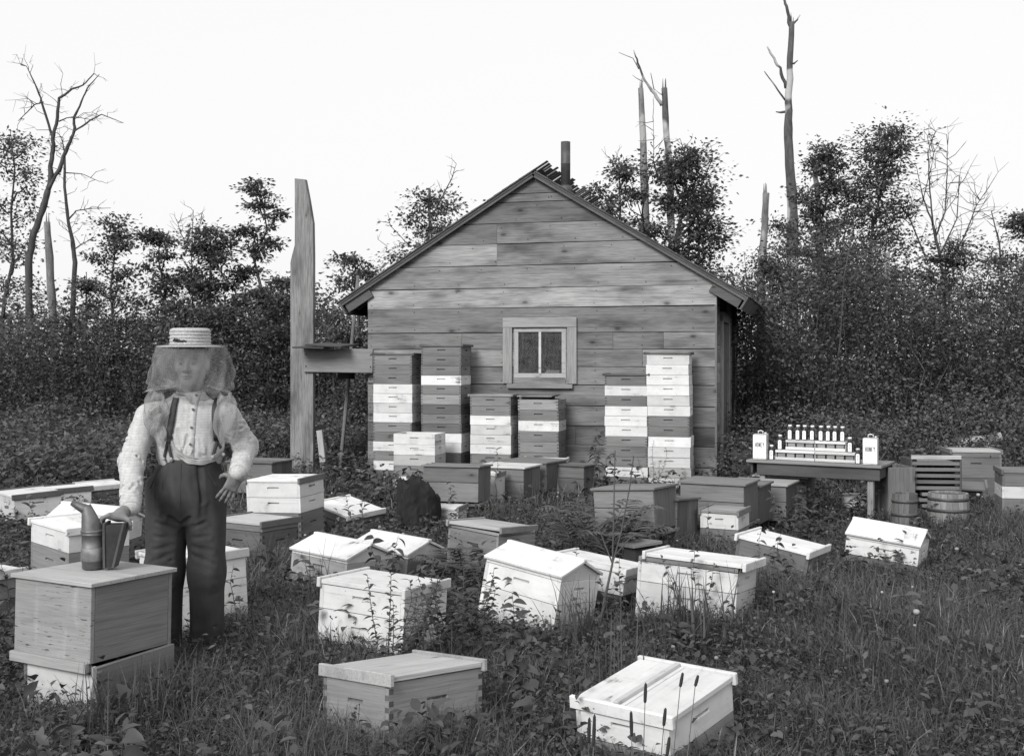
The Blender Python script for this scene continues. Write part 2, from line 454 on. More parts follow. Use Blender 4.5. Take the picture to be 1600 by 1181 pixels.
t.links.new(fr.outputs[0], mxs.inputs[0]); t.links.new(tr.outputs[0], mxs.inputs[1]); t.links.new(gl.outputs[0], mxs.inputs[2])
dust = N(t, 'ShaderNodeBsdfDiffuse'); dust.inputs[0].default_value = (.5, .5, .5, 1); mxd = N(t, 'ShaderNodeMixShader')      # dusty panes
dn = t.nodes.new('ShaderNodeTexNoise'); dn.inputs['Scale'].default_value = 6; t.links.new(ramp(t, dn.outputs['Fac'], [(.3, .03), (.7, .11)]), mxd.inputs[0])
t.links.new(mxs.outputs[0], mxd.inputs[1]); t.links.new(dust.outputs[0], mxd.inputs[2]); t.links.new(mxd.outputs[0], oo.inputs[0])
mid = (sx0 + sx1) / 2
for x0, x1 in ((sx0 + .058, mid - .015), (mid + .015, sx1 - .058)):
    board('pane', win, x0, x1, .000, .004, sz0 + .08, sz1 - .045, gm, 1)
# crumpled paper on the inner sill
mb = MB()
for q in range(9):
    cx_ = mid + .06 + .02 * q; mb.box(cx_, cx_ + .035, .02, .05, sz0 + .085, sz0 + .10 + .03 * abs(math.sin(q * 2.1)), Matrix.Rotation(R(rr.uniform(-2, 2)), 4, 'Z'))
mb.build('paper', M_PAINT, win, .6)
# right side wall: corner board, vertical door jambs, planks
xr = W2
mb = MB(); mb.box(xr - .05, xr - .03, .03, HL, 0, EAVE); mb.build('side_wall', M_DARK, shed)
z = 0.0
k = 0
while z < EAVE - .02:                                 # sawn siding beyond the door
    h = (.24, .27, .22, .29)[k % 4]; z1 = min(z + h, EAVE - .01)
    for y0, y1 in ((.0, .55), (1.75, 2.55), (3.18, HL)):
        me = MB().cbox(-(y1 - y0) / 2, (y1 - y0) / 2, -.011, .011, -(z1 - z) / 2 + .003, (z1 - z) / 2 - .003).mesh('plank')
        link('plank', me, M_SIDING, shed, .22 * rr.uniform(.8, 1.2), (xr - .02 + rr.uniform(-.002, .003), (y0 + y1) / 2, (z + z1) / 2), (0, 0, R(90)))
    z = z1; k += 1
door = board('door', shed, xr - .03, xr - .005, .68, 1.62, .08, 2.05, M_WOODZ, .13)
for y0 in (.55, 1.625): board('door_jamb', shed, xr - .03, xr + .03, y0, y0 + .125, 0, 2.18, M_WOODZ, .26)
board('door_head', shed, xr - .03, xr + .032, .55, 1.75, 2.06, 2.19, M_WOODZ, .22)
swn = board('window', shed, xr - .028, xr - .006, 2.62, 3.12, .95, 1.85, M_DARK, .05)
for y0 in (2.55, 3.1): board('casing', swn, xr - .03, xr + .025, y0, y0 + .08, .86, 1.95, M_WOODZ, .28)
board('corner_board', shed, xr - .022, xr + .004, -.018, .05, 0, EAVE - .02, M_WOODZ, .17)
# roof: boards, rafters, shingles, barge and the cut eave fascia
OVE, OVF, OVB = .36, .10, .25
TH = math.atan(SLOPE)
def roof_pt(sd, s, y, n_=0.0):                         # s metres down from the ridge on side sd (-1 left, 1 right), n_ above the wall line
    return Vector((sd * (s * math.cos(TH) + n_ * math.sin(TH)), y, APEX - s * math.sin(TH) + n_ * math.cos(TH)))
SL = (W2 + OVE) / math.cos(TH)
roof = MB()
for sd in (-1, 1):
    q = []
    for n_ in (.005, .03):
        for s_, y_ in ((0, -OVF), (SL, -OVF), (SL, HL + OVB), (0, HL + OVB)): q.append(roof_pt(sd, s_, y_, n_))
    roof.add(q, [(0, 1, 2, 3), (7, 6, 5, 4), (0, 4, 5, 1), (1, 5, 6, 2), (2, 6, 7, 3), (3, 7, 4, 0)])
roof_o = roof.build('roof', M_WOOD, shed, .09)
M_SHIN = wood_mat('shingle_wood', 'X', .8, False, .3)
for sd in (-1, 1):                                     # courses of riven shingles
    mb = MB(); expo = .125
    n_c = int(SL / expo) + 1
    for c in range(n_c):
        s1 = SL + .04 - c * expo; s0 = s1 - .33
        if sd == -1 and c == n_c - 1: s0 = -.27        # the last course on this slope stands past the ridge, ragged
        y = -OVF - .02
        while y < HL + OVB:
            wd = rr.uniform(.07, .16); y1 = min(y + wd, HL + OVB + .02)
            e = rr.uniform(-.012, .012); top = s0
            if s0 < 0: top = s0 + rr.uniform(0, .09) if sd == -1 else max(s0, .0)
            lift = .034 + rr.uniform(0, .008)
            pts = []
            for s_, n0 in ((top, .032 if s0 >= 0 else .036), (s1 + e, lift + .004)):
                for y_ in (y + .003, y1 - .003):
                    for dn in (0, .009): pts.append(roof_pt(sd, s_, y_, n0 + dn))
            mb.add(pts, [(0, 2, 6, 4), (1, 5, 7, 3), (0, 4, 5, 1), (2, 3, 7, 6), (4, 6, 7, 5), (0, 1, 3, 2)])
            y = y1 + (rr.choice((.004, .012, .03, .05)) if s0 < 0 and sd == -1 else .0)
    o = mb.build('shingles', M_SHIN, roof_o, .13); o['kind'] = 'stuff'
for sd in (-1, 1):
    def slant(name, s0, s1, n0, n1, y0, y1, tone):
        q = []
        for n_ in (n0, n1):
            for s_, y_ in ((s0, y0), (s1, y0), (s1, y1), (s0, y1)): q.append(roof_pt(sd, s_, y_, n_))
        mb = MB(); mb.add(q, [(0, 1, 2, 3), (7, 6, 5, 4), (0, 4, 5, 1), (1, 5, 6, 2), (2, 6, 7, 3), (3, 7, 4, 0)])
        return mb.build(name, M_WOOD, roof_o, tone)
    slant('barge_board', .02, SL + .02, -.030, .003, -OVF + .01, -OVF + .035, .11)
    for y in np.arange(.25, HL, .6): slant('rafter', .05, SL - .05, -.11, .004, y, y + .05, .08)
    slant('eave_beam', SL - .44, SL - .03, -.15, -.031, -OVF + .04, -OVF + .085, .11)
fas = MB()
for sd in (-1, 1):
    q = []
    for n_ in (-.15, .03):
        for s_, y_ in ((SL, -OVF), (SL + .025, -OVF), (SL + .025, HL + OVB), (SL, HL + OVB)): q.append(roof_pt(sd, s_, y_, n_))
    fas = MB(); fas.add(q, [(0, 1, 2, 3), (7, 6, 5, 4), (0, 4, 5, 1), (1, 5, 6, 2), (2, 6, 7, 3), (3, 7, 4, 0)])
    fas.build('fascia', M_WOOD, roof_o, .11)
# stovepipe through the right slope
pdir = None
for s_ in np.linspace(.05, 1.2, 60):                   # find the spot on the slope that the pipe stands on in the photograph
    for y_ in np.linspace(.3, 3.0, 40):
        p = HO + _hx * roof_pt(1, s_, y_).x + _hy * y_ + Vector((0, 0, roof_pt(1, s_, y_, .03).z))
        e = (CX + FPX * p.x / p.y - 882) ** 2 + (HY + FPX * (EYE - p.z) / p.y - 297) ** 2
        if pdir is None or e < pdir[0]: pdir = (e, s_, y_)
pp = roof_pt(1, pdir[1], pdir[2], .03)
ptop = EYE + (HY - 222) / FPX * (HO + _hx * pp.x + _hy * pp.y).y
pr = .063
pl = MB().lathe([(pr, -.15), (pr, .35), (pr + .003, .355), (pr, .36), (pr, ptop - pp.z), (pr - .005, ptop - pp.z), (pr - .005, .3)], 20)
sp = pl.build('stovepipe', M_RUST, roof_o, None, pp)
MB().lathe([(pr + .06, -.04), (pr + .01, .06), (pr + .001, .07)], 20).build('flashing', M_RUST, sp)

# ================================================================== HIVE PARTS
CACHE = {}
def panel_mesh(ln, h, hold, t_=.022):
    """one board of a hive body, long along x, outside towards -y, with a scooped hand hold"""
    key = ('panel', round(ln, 3), round(h, 3), hold)
    if key in CACHE: return CACHE[key]
    mb = MB(); x = ln / 2; z = h / 2 - .002
    if not hold:
        mb.cbox(-x, x, 0, t_, -z, z, .002)
    else:
        hw, hh, dp = min(.056, ln * .13), .0085, .0205
        zc = h * .12 if h < .18 else h * .2
        o = [(-x, 0, -z), (x, 0, -z), (x, 0, z), (-x, 0, z)]
        i = [(-hw, 0, zc - hh), (hw, 0, zc - hh), (hw, 0, zc + hh), (-hw, 0, zc + hh)]
        j = [(-hw * .95, dp, zc - hh * .3), (hw * .95, dp, zc - hh * .3), (hw * .95, dp, zc + hh * 1.3), (-hw * .95, dp, zc + hh * 1.3)]
        bk = [(-x, t_, -z), (x, t_, -z), (x, t_, z), (-x, t_, z)]
        vs = o + i + j + bk
        fs = [(0, 1, 5, 4), (1, 2, 6, 5), (2, 3, 7, 6), (3, 0, 4, 7), (4, 5, 9, 8), (5, 6, 10, 9), (6, 7, 11, 10), (7, 4, 8, 11), (8, 9, 10, 11),
              (15, 14, 13, 12), (0, 12, 13, 1), (2, 14, 15, 3), (1, 13, 14, 2), (3, 15, 12, 0)]
        mb.add(vs, fs)
    CACHE[key] = mb.mesh('panel'); return CACHE[key]
def joint_mesh(a, b, h, n):
    """end grain of the corner fingers: small blocks a hair proud of the boards"""
    key = ('joint', round(a, 3), round(b, 3), round(h, 3))
    if key in CACHE: return CACHE[key]
    mb = MB(); ph = h / n; e = .0009; t_ = .022
    for sx in (-1, 1):
        for sy in (-1, 1):
            for k in range(n):
                z0, z1 = -h / 2 + k * ph + .0015, -h / 2 + (k + 1) * ph - .0015
                if k % 2 == 0:   # shows on the x face
                    x0, x1 = sorted((sx * a / 2 + sx * e, sx * a / 2 - sx * .004)); y0, y1 = sorted((sy * b / 2 - sy * .0005, sy * b / 2 - sy * t_))
                else:
                    x0, x1 = sorted((sx * a / 2 - sx * .0005, sx * a / 2 - sx * t_)); y0, y1 = sorted((sy * b / 2 + sy * e, sy * b / 2 - sy * .004))
                mb.box(x0, x1, y0, y1, z0, z1)
    CACHE[key] = mb.mesh('finger_joints'); return CACHE[key]
hr = random.Random(3)
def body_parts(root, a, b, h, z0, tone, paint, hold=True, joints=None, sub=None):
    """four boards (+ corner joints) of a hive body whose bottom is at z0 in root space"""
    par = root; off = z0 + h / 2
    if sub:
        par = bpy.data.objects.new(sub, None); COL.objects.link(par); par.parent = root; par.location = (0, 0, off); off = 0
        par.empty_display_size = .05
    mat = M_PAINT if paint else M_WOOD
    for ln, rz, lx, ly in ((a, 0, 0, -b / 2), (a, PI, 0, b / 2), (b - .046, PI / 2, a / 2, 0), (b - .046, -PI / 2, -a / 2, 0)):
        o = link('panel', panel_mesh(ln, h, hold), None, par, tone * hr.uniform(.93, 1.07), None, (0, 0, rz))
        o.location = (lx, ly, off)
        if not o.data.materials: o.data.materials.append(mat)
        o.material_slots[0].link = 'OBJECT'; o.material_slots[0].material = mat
    if joints and joints > 0:
        o = link('finger_joints', joint_mesh(a, b, h, joints), M_WOOD, par, tone * .42)
        o.location = (0, 0, off); o['kind'] = 'stuff'
    elif joints:                                          # near hive: each finger end a piece of its own
        n = -joints; ph = h / n
        fm = MB().box(-.0025, .0025, -.0108, .0108, -ph / 2 + .0015, ph / 2 - .0015).mesh('finger'); fm2 = MB().box(-.0108, .0108, -.0025, .0025, -ph / 2 + .0015, ph / 2 - .0015).mesh('finger')
        for sx in (-1, 1):
            for sy in (-1, 1):
                for k in range(n):
                    z_ = off - h / 2 + (k + .5) * ph
                    if k % 2 == 0: link('finger', fm, M_WOOD, par, tone * hr.uniform(.34, .5), (sx * (a / 2 - .0015), sy * (b / 2 - .0115), z_))
                    else: link('finger', fm2, M_WOOD, par, tone * hr.uniform(.34, .5), (sx * (a / 2 - .0115), sy * (b / 2 - .0015), z_))
    return par

def lid_flat(root, a, b, z, along, tone, paint, cleat_tone=None, cleat_paint=None, nb=2, th=.022, over=.012, ch=.05, tilt=(0, 0, 0), shift=(0, 0), batten=False):
    """plank cover with an upright cleat across both ends; along = local axis of the planks; z = underside"""
    lid = bpy.data.objects.new('lid', None); COL.objects.link(lid); lid.parent = root; lid.empty_display_size = .05
    lid.location = (shift[0], shift[1], z); lid.rotation_euler = tilt
    mat = M_PAINT if paint else M_WOOD
    cm = mat if cleat_paint is None else (M_PAINT if cleat_paint else M_WOOD)
    ct = tone if cleat_tone is None else cleat_tone
    ln, wd = (a, b) if along == 'x' else (b, a)
    rz = 0 if along == 'x' else PI / 2
    ws = wd / nb
    for i in range(nb):
        y0 = -wd / 2 + i * ws
        me = MB().cbox(-ln / 2 + .02, ln / 2 - .02, -ws / 2 + .001, ws / 2 - .001, 0, th, .002).mesh('lid_board')
        c = Vector((0, y0 + ws / 2, hr.uniform(0, .002))); c.rotate(Euler((0, 0, rz)))
        link('lid_board', me, mat, lid, tone * hr.uniform(.94, 1.05), c, (0, 0, rz))
    if batten:
        me = MB().cbox(-ln / 2 + .022, ln / 2 - .022, -.012, .012, th + .002, th + .018, .002).mesh('batten')
        c = Vector((0, 0.03, 0)); c.rotate(Euler((0, 0, rz))); link('batten', me, mat, lid, tone * .8, c, (0, 0, rz))
    for sg in (-1, 1):
        me = MB().cbox(-.0105, .0105, -wd / 2 - over, wd / 2 + over, th + .012 - ch, th + .012, .003).mesh('cleat')
        c = Vector((sg * (ln / 2 - .009), 0, 0)); c.rotate(Euler((0, 0, rz)))
        o = link('cleat', me, cm, lid, ct * hr.uniform(.92, 1.05), c, (0, 0, rz))
    return lid
def lid_gable(root, a, b, z, tone, rise=.08, tilt=(0, 0, 0)):
    """two-pitch cover, ridge along local y, gable boards at both ends"""
    lid = bpy.data.objects.new('lid', None); COL.objects.link(lid); lid.parent = root; lid.location = (0, 0, z); lid.rotation_euler = tilt
    lid.empty_display_size = .05
    ang = math.atan2(rise, a / 2); sl = math.hypot(rise, a / 2) + .006
    for sg in (-1, 1):
        me = MB().cbox(0 if sg > 0 else -sl, sl if sg > 0 else 0, -b / 2, b / 2, 0, .016, .002).mesh('roof_board')
        link('roof_board', me, M_PAINT, lid, tone * hr.uniform(.97, 1.03), (0, 0, rise), (0, sg * ang, 0))
        me = MB().prism([(-a / 2 + .022, -.022), (a / 2 - .022, -.022), (a / 2 - .022, .006), (0, rise - .003), (-a / 2 + .022, .006)], -.011, .011).mesh('gable_end')
        link('gable_end', me, M_PAINT, lid, tone * .86, (0, sg * (b / 2 - .03), 0))
        me = MB().cbox(-.009, .009, -b / 2 + .01, b / 2 - .01, -.022, .004, .002).mesh('eave_strip')
        link('eave_strip', me, M_PAINT, lid, tone * .9, (sg * (a / 2 - .02), 0, 0))
    me = MB().cbox(-.02, .02, -b / 2 - .002, b / 2 + .002, rise + .004, rise + .024, .004).mesh('ridge_cap')
    link('ridge_cap', me, M_PAINT, lid, tone)
    return lid

def hive(label, pos, yaw, a, b, layers, lid, tilt=(0, 0), bottom=0.0, name='beehive', group=None, fp=True):
    """pos = centre of the lid's underside + lid (top plane); layers from the top: (height, tone, painted, hold, joints)"""
    H = sum(l[0] for l in layers)
    e = Euler((R(tilt[0]), R(tilt[1]), R(yaw)), 'YXZ')
    top = Vector(pos); lidh = lid.get('h', .03)
    base = top + e.to_matrix() @ Vector((0, 0, -(H + lidh)))
    root = empty(name, label, 'beehive', base, e, group, 'YXZ')
    z = H
    for h, tone, paint, hold, jn in layers:
        z -= h; body_parts(root, a - .02, b - .02, h, z, tone, paint, hold, jn, 'hive_body')
    kw = {k_: v_ for k_, v_ in lid.items() if k_ not in ('kind', 'h')}
    if lid['kind'] == 'flat': lid_flat(root, a, b, H + .001, **kw)
    elif lid['kind'] == 'gable': lid_gable(root, a, b, H + .022, **kw)
    if fp: foot(top.x, top.y, R(yaw), a - .03, b - .03)
    return root
def centre_from_N(px, py, z, yaw, a, b):
    d = dist_for(py, z); x, y = (px - CX) / FPX * d, d
    c, s = math.cos(R(yaw)), math.sin(R(yaw))
    return (x + c * a / 2 - s * b / 2, y + s * a / 2 + c * b / 2, z)
WH = .70                                                # white paint
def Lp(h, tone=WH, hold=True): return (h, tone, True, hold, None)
def Lw(h, tone=.25, hold=True, j=None): return (h, tone, False, hold, j)
FL = lambda along, tone=WH, paint=True, **k_: dict(kind='flat', along=along, tone=tone, paint=paint, **k_)
GB = lambda tone=WH, **k_: dict(kind='gable', tone=tone, h=.03, **k_)

hive('white hive with a battened flat lid, timothy heads before it', (0.57, 4.48, 0.275), 52, .53, .44,
     [Lp(.125, .74), Lw(.16, .22)], FL('x', nb=2, batten=True, cleat_tone=.72), (-0.4, -5.5))
hive('grey dovetailed hive with a pale two-board plank lid', (-0.45, 4.65, 0.32), 47, .53, .43,
     [Lw(.30, .21, True, -13)], FL('x', .42, False, nb=2, cleat_tone=.34), (-5.0, 4.6))
hive('white two-storey hive with a leafy shoot growing against it', (-0.67, 5.91, 0.42), 63, .44, .54,
     [Lp(.125, .74), Lp(.26, .74)], FL('y', .74, nb=2, cleat_tone=.70), (1.9, 2.7))
hive('white two-storey hive under a gabled lid with coarse grass at its end', (0.19, 6.67, 0.35), 55, .46, .55,
     [Lp(.135, .76), Lp(.24, .74)], GB(.78), (6.8, 6.9))
hive('flat-lidded white hive over a grey body, tucked behind a gabled one', (0.57, 7.22, 0.29), 62, .43, .54,
     [Lp(.135, .66), Lw(.22, .07)], FL('y', .78, nb=3), (6.5, 4.2))
hv14 = hive('long white hive with a grey inner rim and a white lid pushed to one end', (1.14, 6.85, 0.385), 62, .42, .64,
     [Lw(.03, .24, False), Lp(.12, .70), Lp(.24, .66)], FL('y', .80, nb=3, shift=(0, -.04)), (2.3, 4.0))
hive('low grey hive with a tipped white plank lid whose cleats stick up', (1.92, 7.92, 0.30), 57, .43, .54,
     [Lw(.22, .14), Lw(.12, .12)], FL('y', .80, nb=3, cleat_tone=.76, over=.03), (8.9, 1.3))
hive('white hive on a grey body under a gabled lid, alone in the clover', (2.83, 8.42, 0.25), 61, .46, .54,
     [Lp(.12, .74), Lw(.20, .16)], GB(.8), (6.2, 0.0))
hive('unpainted hive with a pale wooden lid lying skewed on top', (-0.15, 8.53, 0.33), 48, .43, .54,
     [Lw(.025, .30, False), Lw(.30, .23)], FL('y', .40, False, nb=2, cleat_tone=.28, tilt=(R(-1), R(1.5), R(4))), (2.2, 2.7))
c = centre_from_N(543, 875, .27, 54, .46, .54)
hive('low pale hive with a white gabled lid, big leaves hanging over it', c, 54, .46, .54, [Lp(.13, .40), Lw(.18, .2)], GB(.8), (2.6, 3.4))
c = centre_from_N(638, 868, .22, 56, .46, .54)
hive('grey hive with a white gabled lid behind dark drooping leaves', c, 56, .46, .54, [Lw(.13, .15), Lw(.15, .14)], GB(.76), (2.8, 4.0))
hive('tall hive of two white supers on a grey body beside the post', (-1.97, 9.72, 0.56), 71, .43, .54,
     [Lp(.13, .74), Lp(.13, .74), Lw(.32, .17, True, 13)], FL('y', .80, nb=2, cleat_tone=.17, cleat_paint=False), (-1.8, -.8))
c = centre_from_N(410, 817, .32, 59, .43, .54)
hive('grey hive with a weathered pale lid at the beekeeper\'s hip', c, 59, .43, .54, [Lw(.05, .16, False), Lw(.26, .13, True, 11)], FL('y', .5, True, nb=2, cleat_tone=.15, cleat_paint=False), (0, 1))
c = centre_from_N(545, 797, .22, 47, .43, .54)
hive('grey hive with a sloping white lid half hidden by leafy weeds', c, 47, .43, .54, [Lw(.24, .16)], FL('y', .8, nb=2), (9, -4))
c = centre_from_N(107, 824.6, .52, 48, .43, .54)
hive('flat-lidded white super on a grey hive body behind the smoker', c, 48, .43, .54, [Lp(.125, .76), Lw(.26, .20), Lw(.12, .2)], FL('y', .8, nb=2), (2, 0))
hive('white hive with a gabled lid behind the smoker\'s nozzle', (-3.07, 8.26, 0.41), 83, .46, .54, [Lp(.12, .7), Lw(.26, .16)], GB(.8), (4.2, 0))
c = centre_from_N(21, 773, .36, 41, .43, .54)
hive('white hive with a dark-cleated lid at the field edge', c, 41, .43, .54, [Lp(.2, .62), Lw(.14, .1)], FL('y', .66, nb=2, cleat_tone=.12, cleat_paint=False), (0, -2))
c = centre_from_N(76, 766.5, .28, 41, .43, .54)
hive('white hive with a bowed lid on a dark nailed cleat, field behind', c, 41, .43, .54, [Lp(.22, .66), Lw(.06, .1)], FL('y', .74, nb=1, cleat_tone=.10, cleat_paint=False), (-2, -1))
c = centre_from_N(144, 760, .255, 41, .43, .54)
hive('dark grey hive with a white lid behind the beekeeper\'s cuff', c, 41, .43, .54, [Lw(.25, .10)], FL('y', .76, nb=1, cleat_tone=.55), (0, -1))
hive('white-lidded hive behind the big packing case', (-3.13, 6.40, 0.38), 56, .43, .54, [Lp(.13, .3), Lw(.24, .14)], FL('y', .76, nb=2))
hive('white hive standing behind the beekeeper\'s legs', (-1.86, 6.50, 0.47), 41, .43, .54, [Lp(.13, .74), Lp(.30, .74)], FL('y', .76, nb=2, cleat_tone=.62), (-2, -2))
hive('small white hive low in front of the raised winter cases', centre_from_N(717, 793, .22, 76, .30, .30), 76, .30, .30, [Lp(.2, .7)], FL('y', .76, nb=1, cleat_tone=.2, cleat_paint=False))
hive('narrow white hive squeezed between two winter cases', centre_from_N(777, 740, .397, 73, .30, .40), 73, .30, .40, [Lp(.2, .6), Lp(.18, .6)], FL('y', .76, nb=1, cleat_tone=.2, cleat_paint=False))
hive('little hive with one white super and grey-cleated lid under a case', centre_from_N(1155, 799, .337, 63, .35, .34), 63, .35, .34, [Lp(.125, .7), Lw(.2, .18)], FL('y', .3, False, nb=1, cleat_tone=.2, cleat_paint=False))
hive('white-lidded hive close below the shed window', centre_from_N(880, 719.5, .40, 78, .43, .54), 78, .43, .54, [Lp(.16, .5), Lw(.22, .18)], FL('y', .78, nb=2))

# ================================================================== STACKS OF SUPERS AGAINST THE SHED
ORD = ['topmost', 'second from top', 'third from top', 'fourth from top', 'fifth from top', 'sixth from top', 'seventh from top', 'eighth from top',
       'ninth from top', 'tenth from top', 'eleventh from top', 'twelfth from top', 'thirteenth from top', 'fourteenth from top']
TN = {'g': (.195, False), 'l': (.25, False), 'd': (.13, False), 'W': (.78, True), 'w': (.62, True), 'p': (.42, True)}
CN = {'g': 'grey wooden', 'l': 'pale wooden', 'd': 'dark wooden', 'W': 'white', 'w': 'off-white', 'p': 'dull whitish'}
sr = random.Random(21)
SW, SD, SH = .515, .415, .1245
def stack(desc, pxl, pxr, ytop, cols, front, cap=None, lean=(0, 0), jit=.004, yaw_off=0.0):
    """front = local y of the stack's face on the shed; top from the photograph; cols from the top down"""
    xa, _, _ = wall_ray(pxl, ytop, front); xb, zt, _ = wall_ray(pxr, ytop, front)
    n = len(cols); h = zt / n; wd = min(SW * 1.05, max(SW * .93, xb - xa)); cxm = (xa + xb) / 2
    for i, c_ in enumerate(cols):
        tone, paint = TN[c_]
        zb = zt - (i + 1) * h
        f = 1 - (i + .5) / n
        x = cxm + lean[0] * f + sr.uniform(-jit, jit); y = front + SD / 2 + lean[1] * f + sr.uniform(-jit, jit)
        p = HO + _hx * x + _hy * y + Vector((0, 0, zb))
        o = empty('honey_super', f'{CN[c_]} shallow super, {ORD[i]} in {desc}', 'hive super', p, (0, 0, HYAW + R(yaw_off + sr.uniform(-.9, .9))), 'supers stacked against the shed')
        body_parts(o, wd, SD, h, 0, tone * sr.uniform(.88, 1.12) if not paint else tone * sr.uniform(.94, 1.04), paint, True, None if paint else 7)
    if cap:
        p = HO + _hx * (cxm + lean[0]) + _hy * (front + SD / 2 + lean[1]) + Vector((0, 0, zt + .001))
        o = empty('hive_cover', f'thin {cap[1]} cover board lying on {desc}', 'hive cover', p, (0, 0, HYAW + R(yaw_off)), 'covers on the stacks')
        for sx in (-1, 1):
            me = MB().cbox(-wd / 4 - .006, wd / 4 + .004, -SD / 2 - .012, SD / 2 + .012, 0, .018, .002).mesh('cover_board')
            link('cover_board', me, M_WOOD, o, cap[0], (sx * (wd / 4 + .002), 0, 0))
        for sx in (-1, 1):
            me = MB().cbox(-.011, .011, -SD / 2 - .016, SD / 2 + .016, -.004, .026, .002).mesh('cleat')
            link('cleat', me, M_WOOD, o, cap[0] * .8, (sx * (wd / 2 + .02), 0, 0))
    q = HO + _hx * cxm + _hy * (front + SD / 2); foot(q.x, q.y, HYAW, wd, SD)
stack('the crossbeam stack', 583.5, 644.5, 555, 'lggWWwWggWgWg', -.55, (.10, 'dark'), yaw_off=-1)
stack('the tall stack beside the crossbeam stack', 658, 720.5, 541.5, 'gggWgldgdWWdgg', -.55, (.14, 'grey'))
stack('the four-white-band stack under the casing', 735, 798.5, 619.5, 'ggWwwWggg', -.55, (.32, 'pale'), yaw_off=-1)
stack('the one-white-band stack under the sill', 810, 873, 624.5, 'lgWgggll', -.55, None)
stack('the short stump-side stack', 615, 679, 678.5, 'WWpgW', -1.22, None)
stack('the mixed stack beside the leaning one', 945.4, 1011.5, 587, 'gWgWWWgggWg', -.55, (.11, 'dark'), jit=.006)
stack('the leaning white corner stack', 1013.5, 1079.5, 553.5, 'WWWWwWggWwwpw', -.55, (.12, 'dark'), lean=(-.035, .0), jit=.007, yaw_off=1)
# slats lying on the stack below the sill
x0, z0, _ = wall_ray(808, 624, -.5); x1, _, _ = wall_ray(867, 624, -.5)
p = HO + _hx * ((x0 + x1) / 2) + _hy * (-.33) + Vector((0, 0, z0 + .002))
o = empty('bee_escape_board', 'two thin loose boards with a dark gap, lying below the sill on a stack', 'hive cover', p, (0, 0, HYAW))
ww = (x1 - x0) / 2
link('spacer', MB().cbox(-ww * .8, ww * .7, -.15, .15, 0, .03).mesh('spacer'), M_WOOD, o, .03)
link('slat', MB().cbox(-ww, ww * .85, -.19, .19, 0, .014).mesh('slat'), M_WOOD, o, .26, (0, 0, .032))
link('slat', MB().cbox(-ww * .9, ww * .95, -.19, .19, 0, .012).mesh('slat'), M_WOOD, o, .14, (.0, 0, .048), (0, R(1.0), 0))

# ================================================================== WINTER PACKING CASES (plain boxes on stands)
def case(label, pos, yaw, a, b, h, tone, lid_tone, tilt=(0, 0), strips=True, lid=True, seam=True, over=.02, name='packing_case'):
    """pos = centre of the lid's top"""
    e = Euler((R(tilt[0]), R(tilt[1]), R(yaw)), 'YXZ'); top = Vector(pos)
    base = top + e.to_matrix() @ Vector((0, 0, -(h + .02)))
    o = empty(name, label, 'packing case', base, e, 'winter packing cases', 'YXZ')
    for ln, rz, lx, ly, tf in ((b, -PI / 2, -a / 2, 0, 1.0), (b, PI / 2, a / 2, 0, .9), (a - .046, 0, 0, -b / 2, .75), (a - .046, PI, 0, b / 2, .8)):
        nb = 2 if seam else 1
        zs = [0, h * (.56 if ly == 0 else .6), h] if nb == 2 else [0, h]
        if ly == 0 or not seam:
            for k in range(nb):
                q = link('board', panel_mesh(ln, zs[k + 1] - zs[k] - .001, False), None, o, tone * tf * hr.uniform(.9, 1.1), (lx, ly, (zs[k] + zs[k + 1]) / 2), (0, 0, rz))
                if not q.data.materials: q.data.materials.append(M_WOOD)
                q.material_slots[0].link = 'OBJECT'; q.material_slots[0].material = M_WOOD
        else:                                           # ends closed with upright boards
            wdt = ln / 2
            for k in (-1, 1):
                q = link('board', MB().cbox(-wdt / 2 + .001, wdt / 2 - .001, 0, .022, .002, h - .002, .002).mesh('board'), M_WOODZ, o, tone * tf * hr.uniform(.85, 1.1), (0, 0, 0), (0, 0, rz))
                q.location = Vector((lx, ly, 0)) + Euler((0, 0, rz)).to_matrix() @ Vector((k * wdt / 2, 0, 0))
    if lid:
        for k in (-1, 1):
            me = MB().cbox(-b / 2 - over, b / 2 + over, -a / 4 - over / 2 + .001, a / 4 + over / 2 - .001, 0, .018, .002).mesh('lid_board')
            link('lid_board', me, M_WOOD, o, lid_tone * hr.uniform(.92, 1.06), (k * (a / 4 + over / 2), 0, h + .001), (0, 0, PI / 2))
    foot(top.x, top.y, R(yaw), a, b)
    return o
M_FLECK = wood_mat('flecked_board', 'X', .55, False, .3)
t = M_FLECK.node_tree; b = t.nodes['Principled BSDF']; src = b.inputs['Base Color'].links[0].from_socket
fl = ramp(t, noise(t, coords(t, (14, 14, 110)), 1.0, 3, .6), [(.60, 1.0), (.64, .22)]); ms_ = ramp(t, noise(t, coords(t, (5, 5, 6), False), 1.0, 2, .5), [(.44, 1.0), (.56, 0.0)])
wk = ramp(t, noise(t, coords(t, (9, 9, 2.2)), 1.0, 3, .5), [(.55, 1.0), (.75, 1.5)])
t.links.new(math_n(t, 'MULTIPLY', math_n(t, 'MULTIPLY', src, wk), math_n(t, 'MAXIMUM', fl, ms_)), b.inputs['Base Color'])
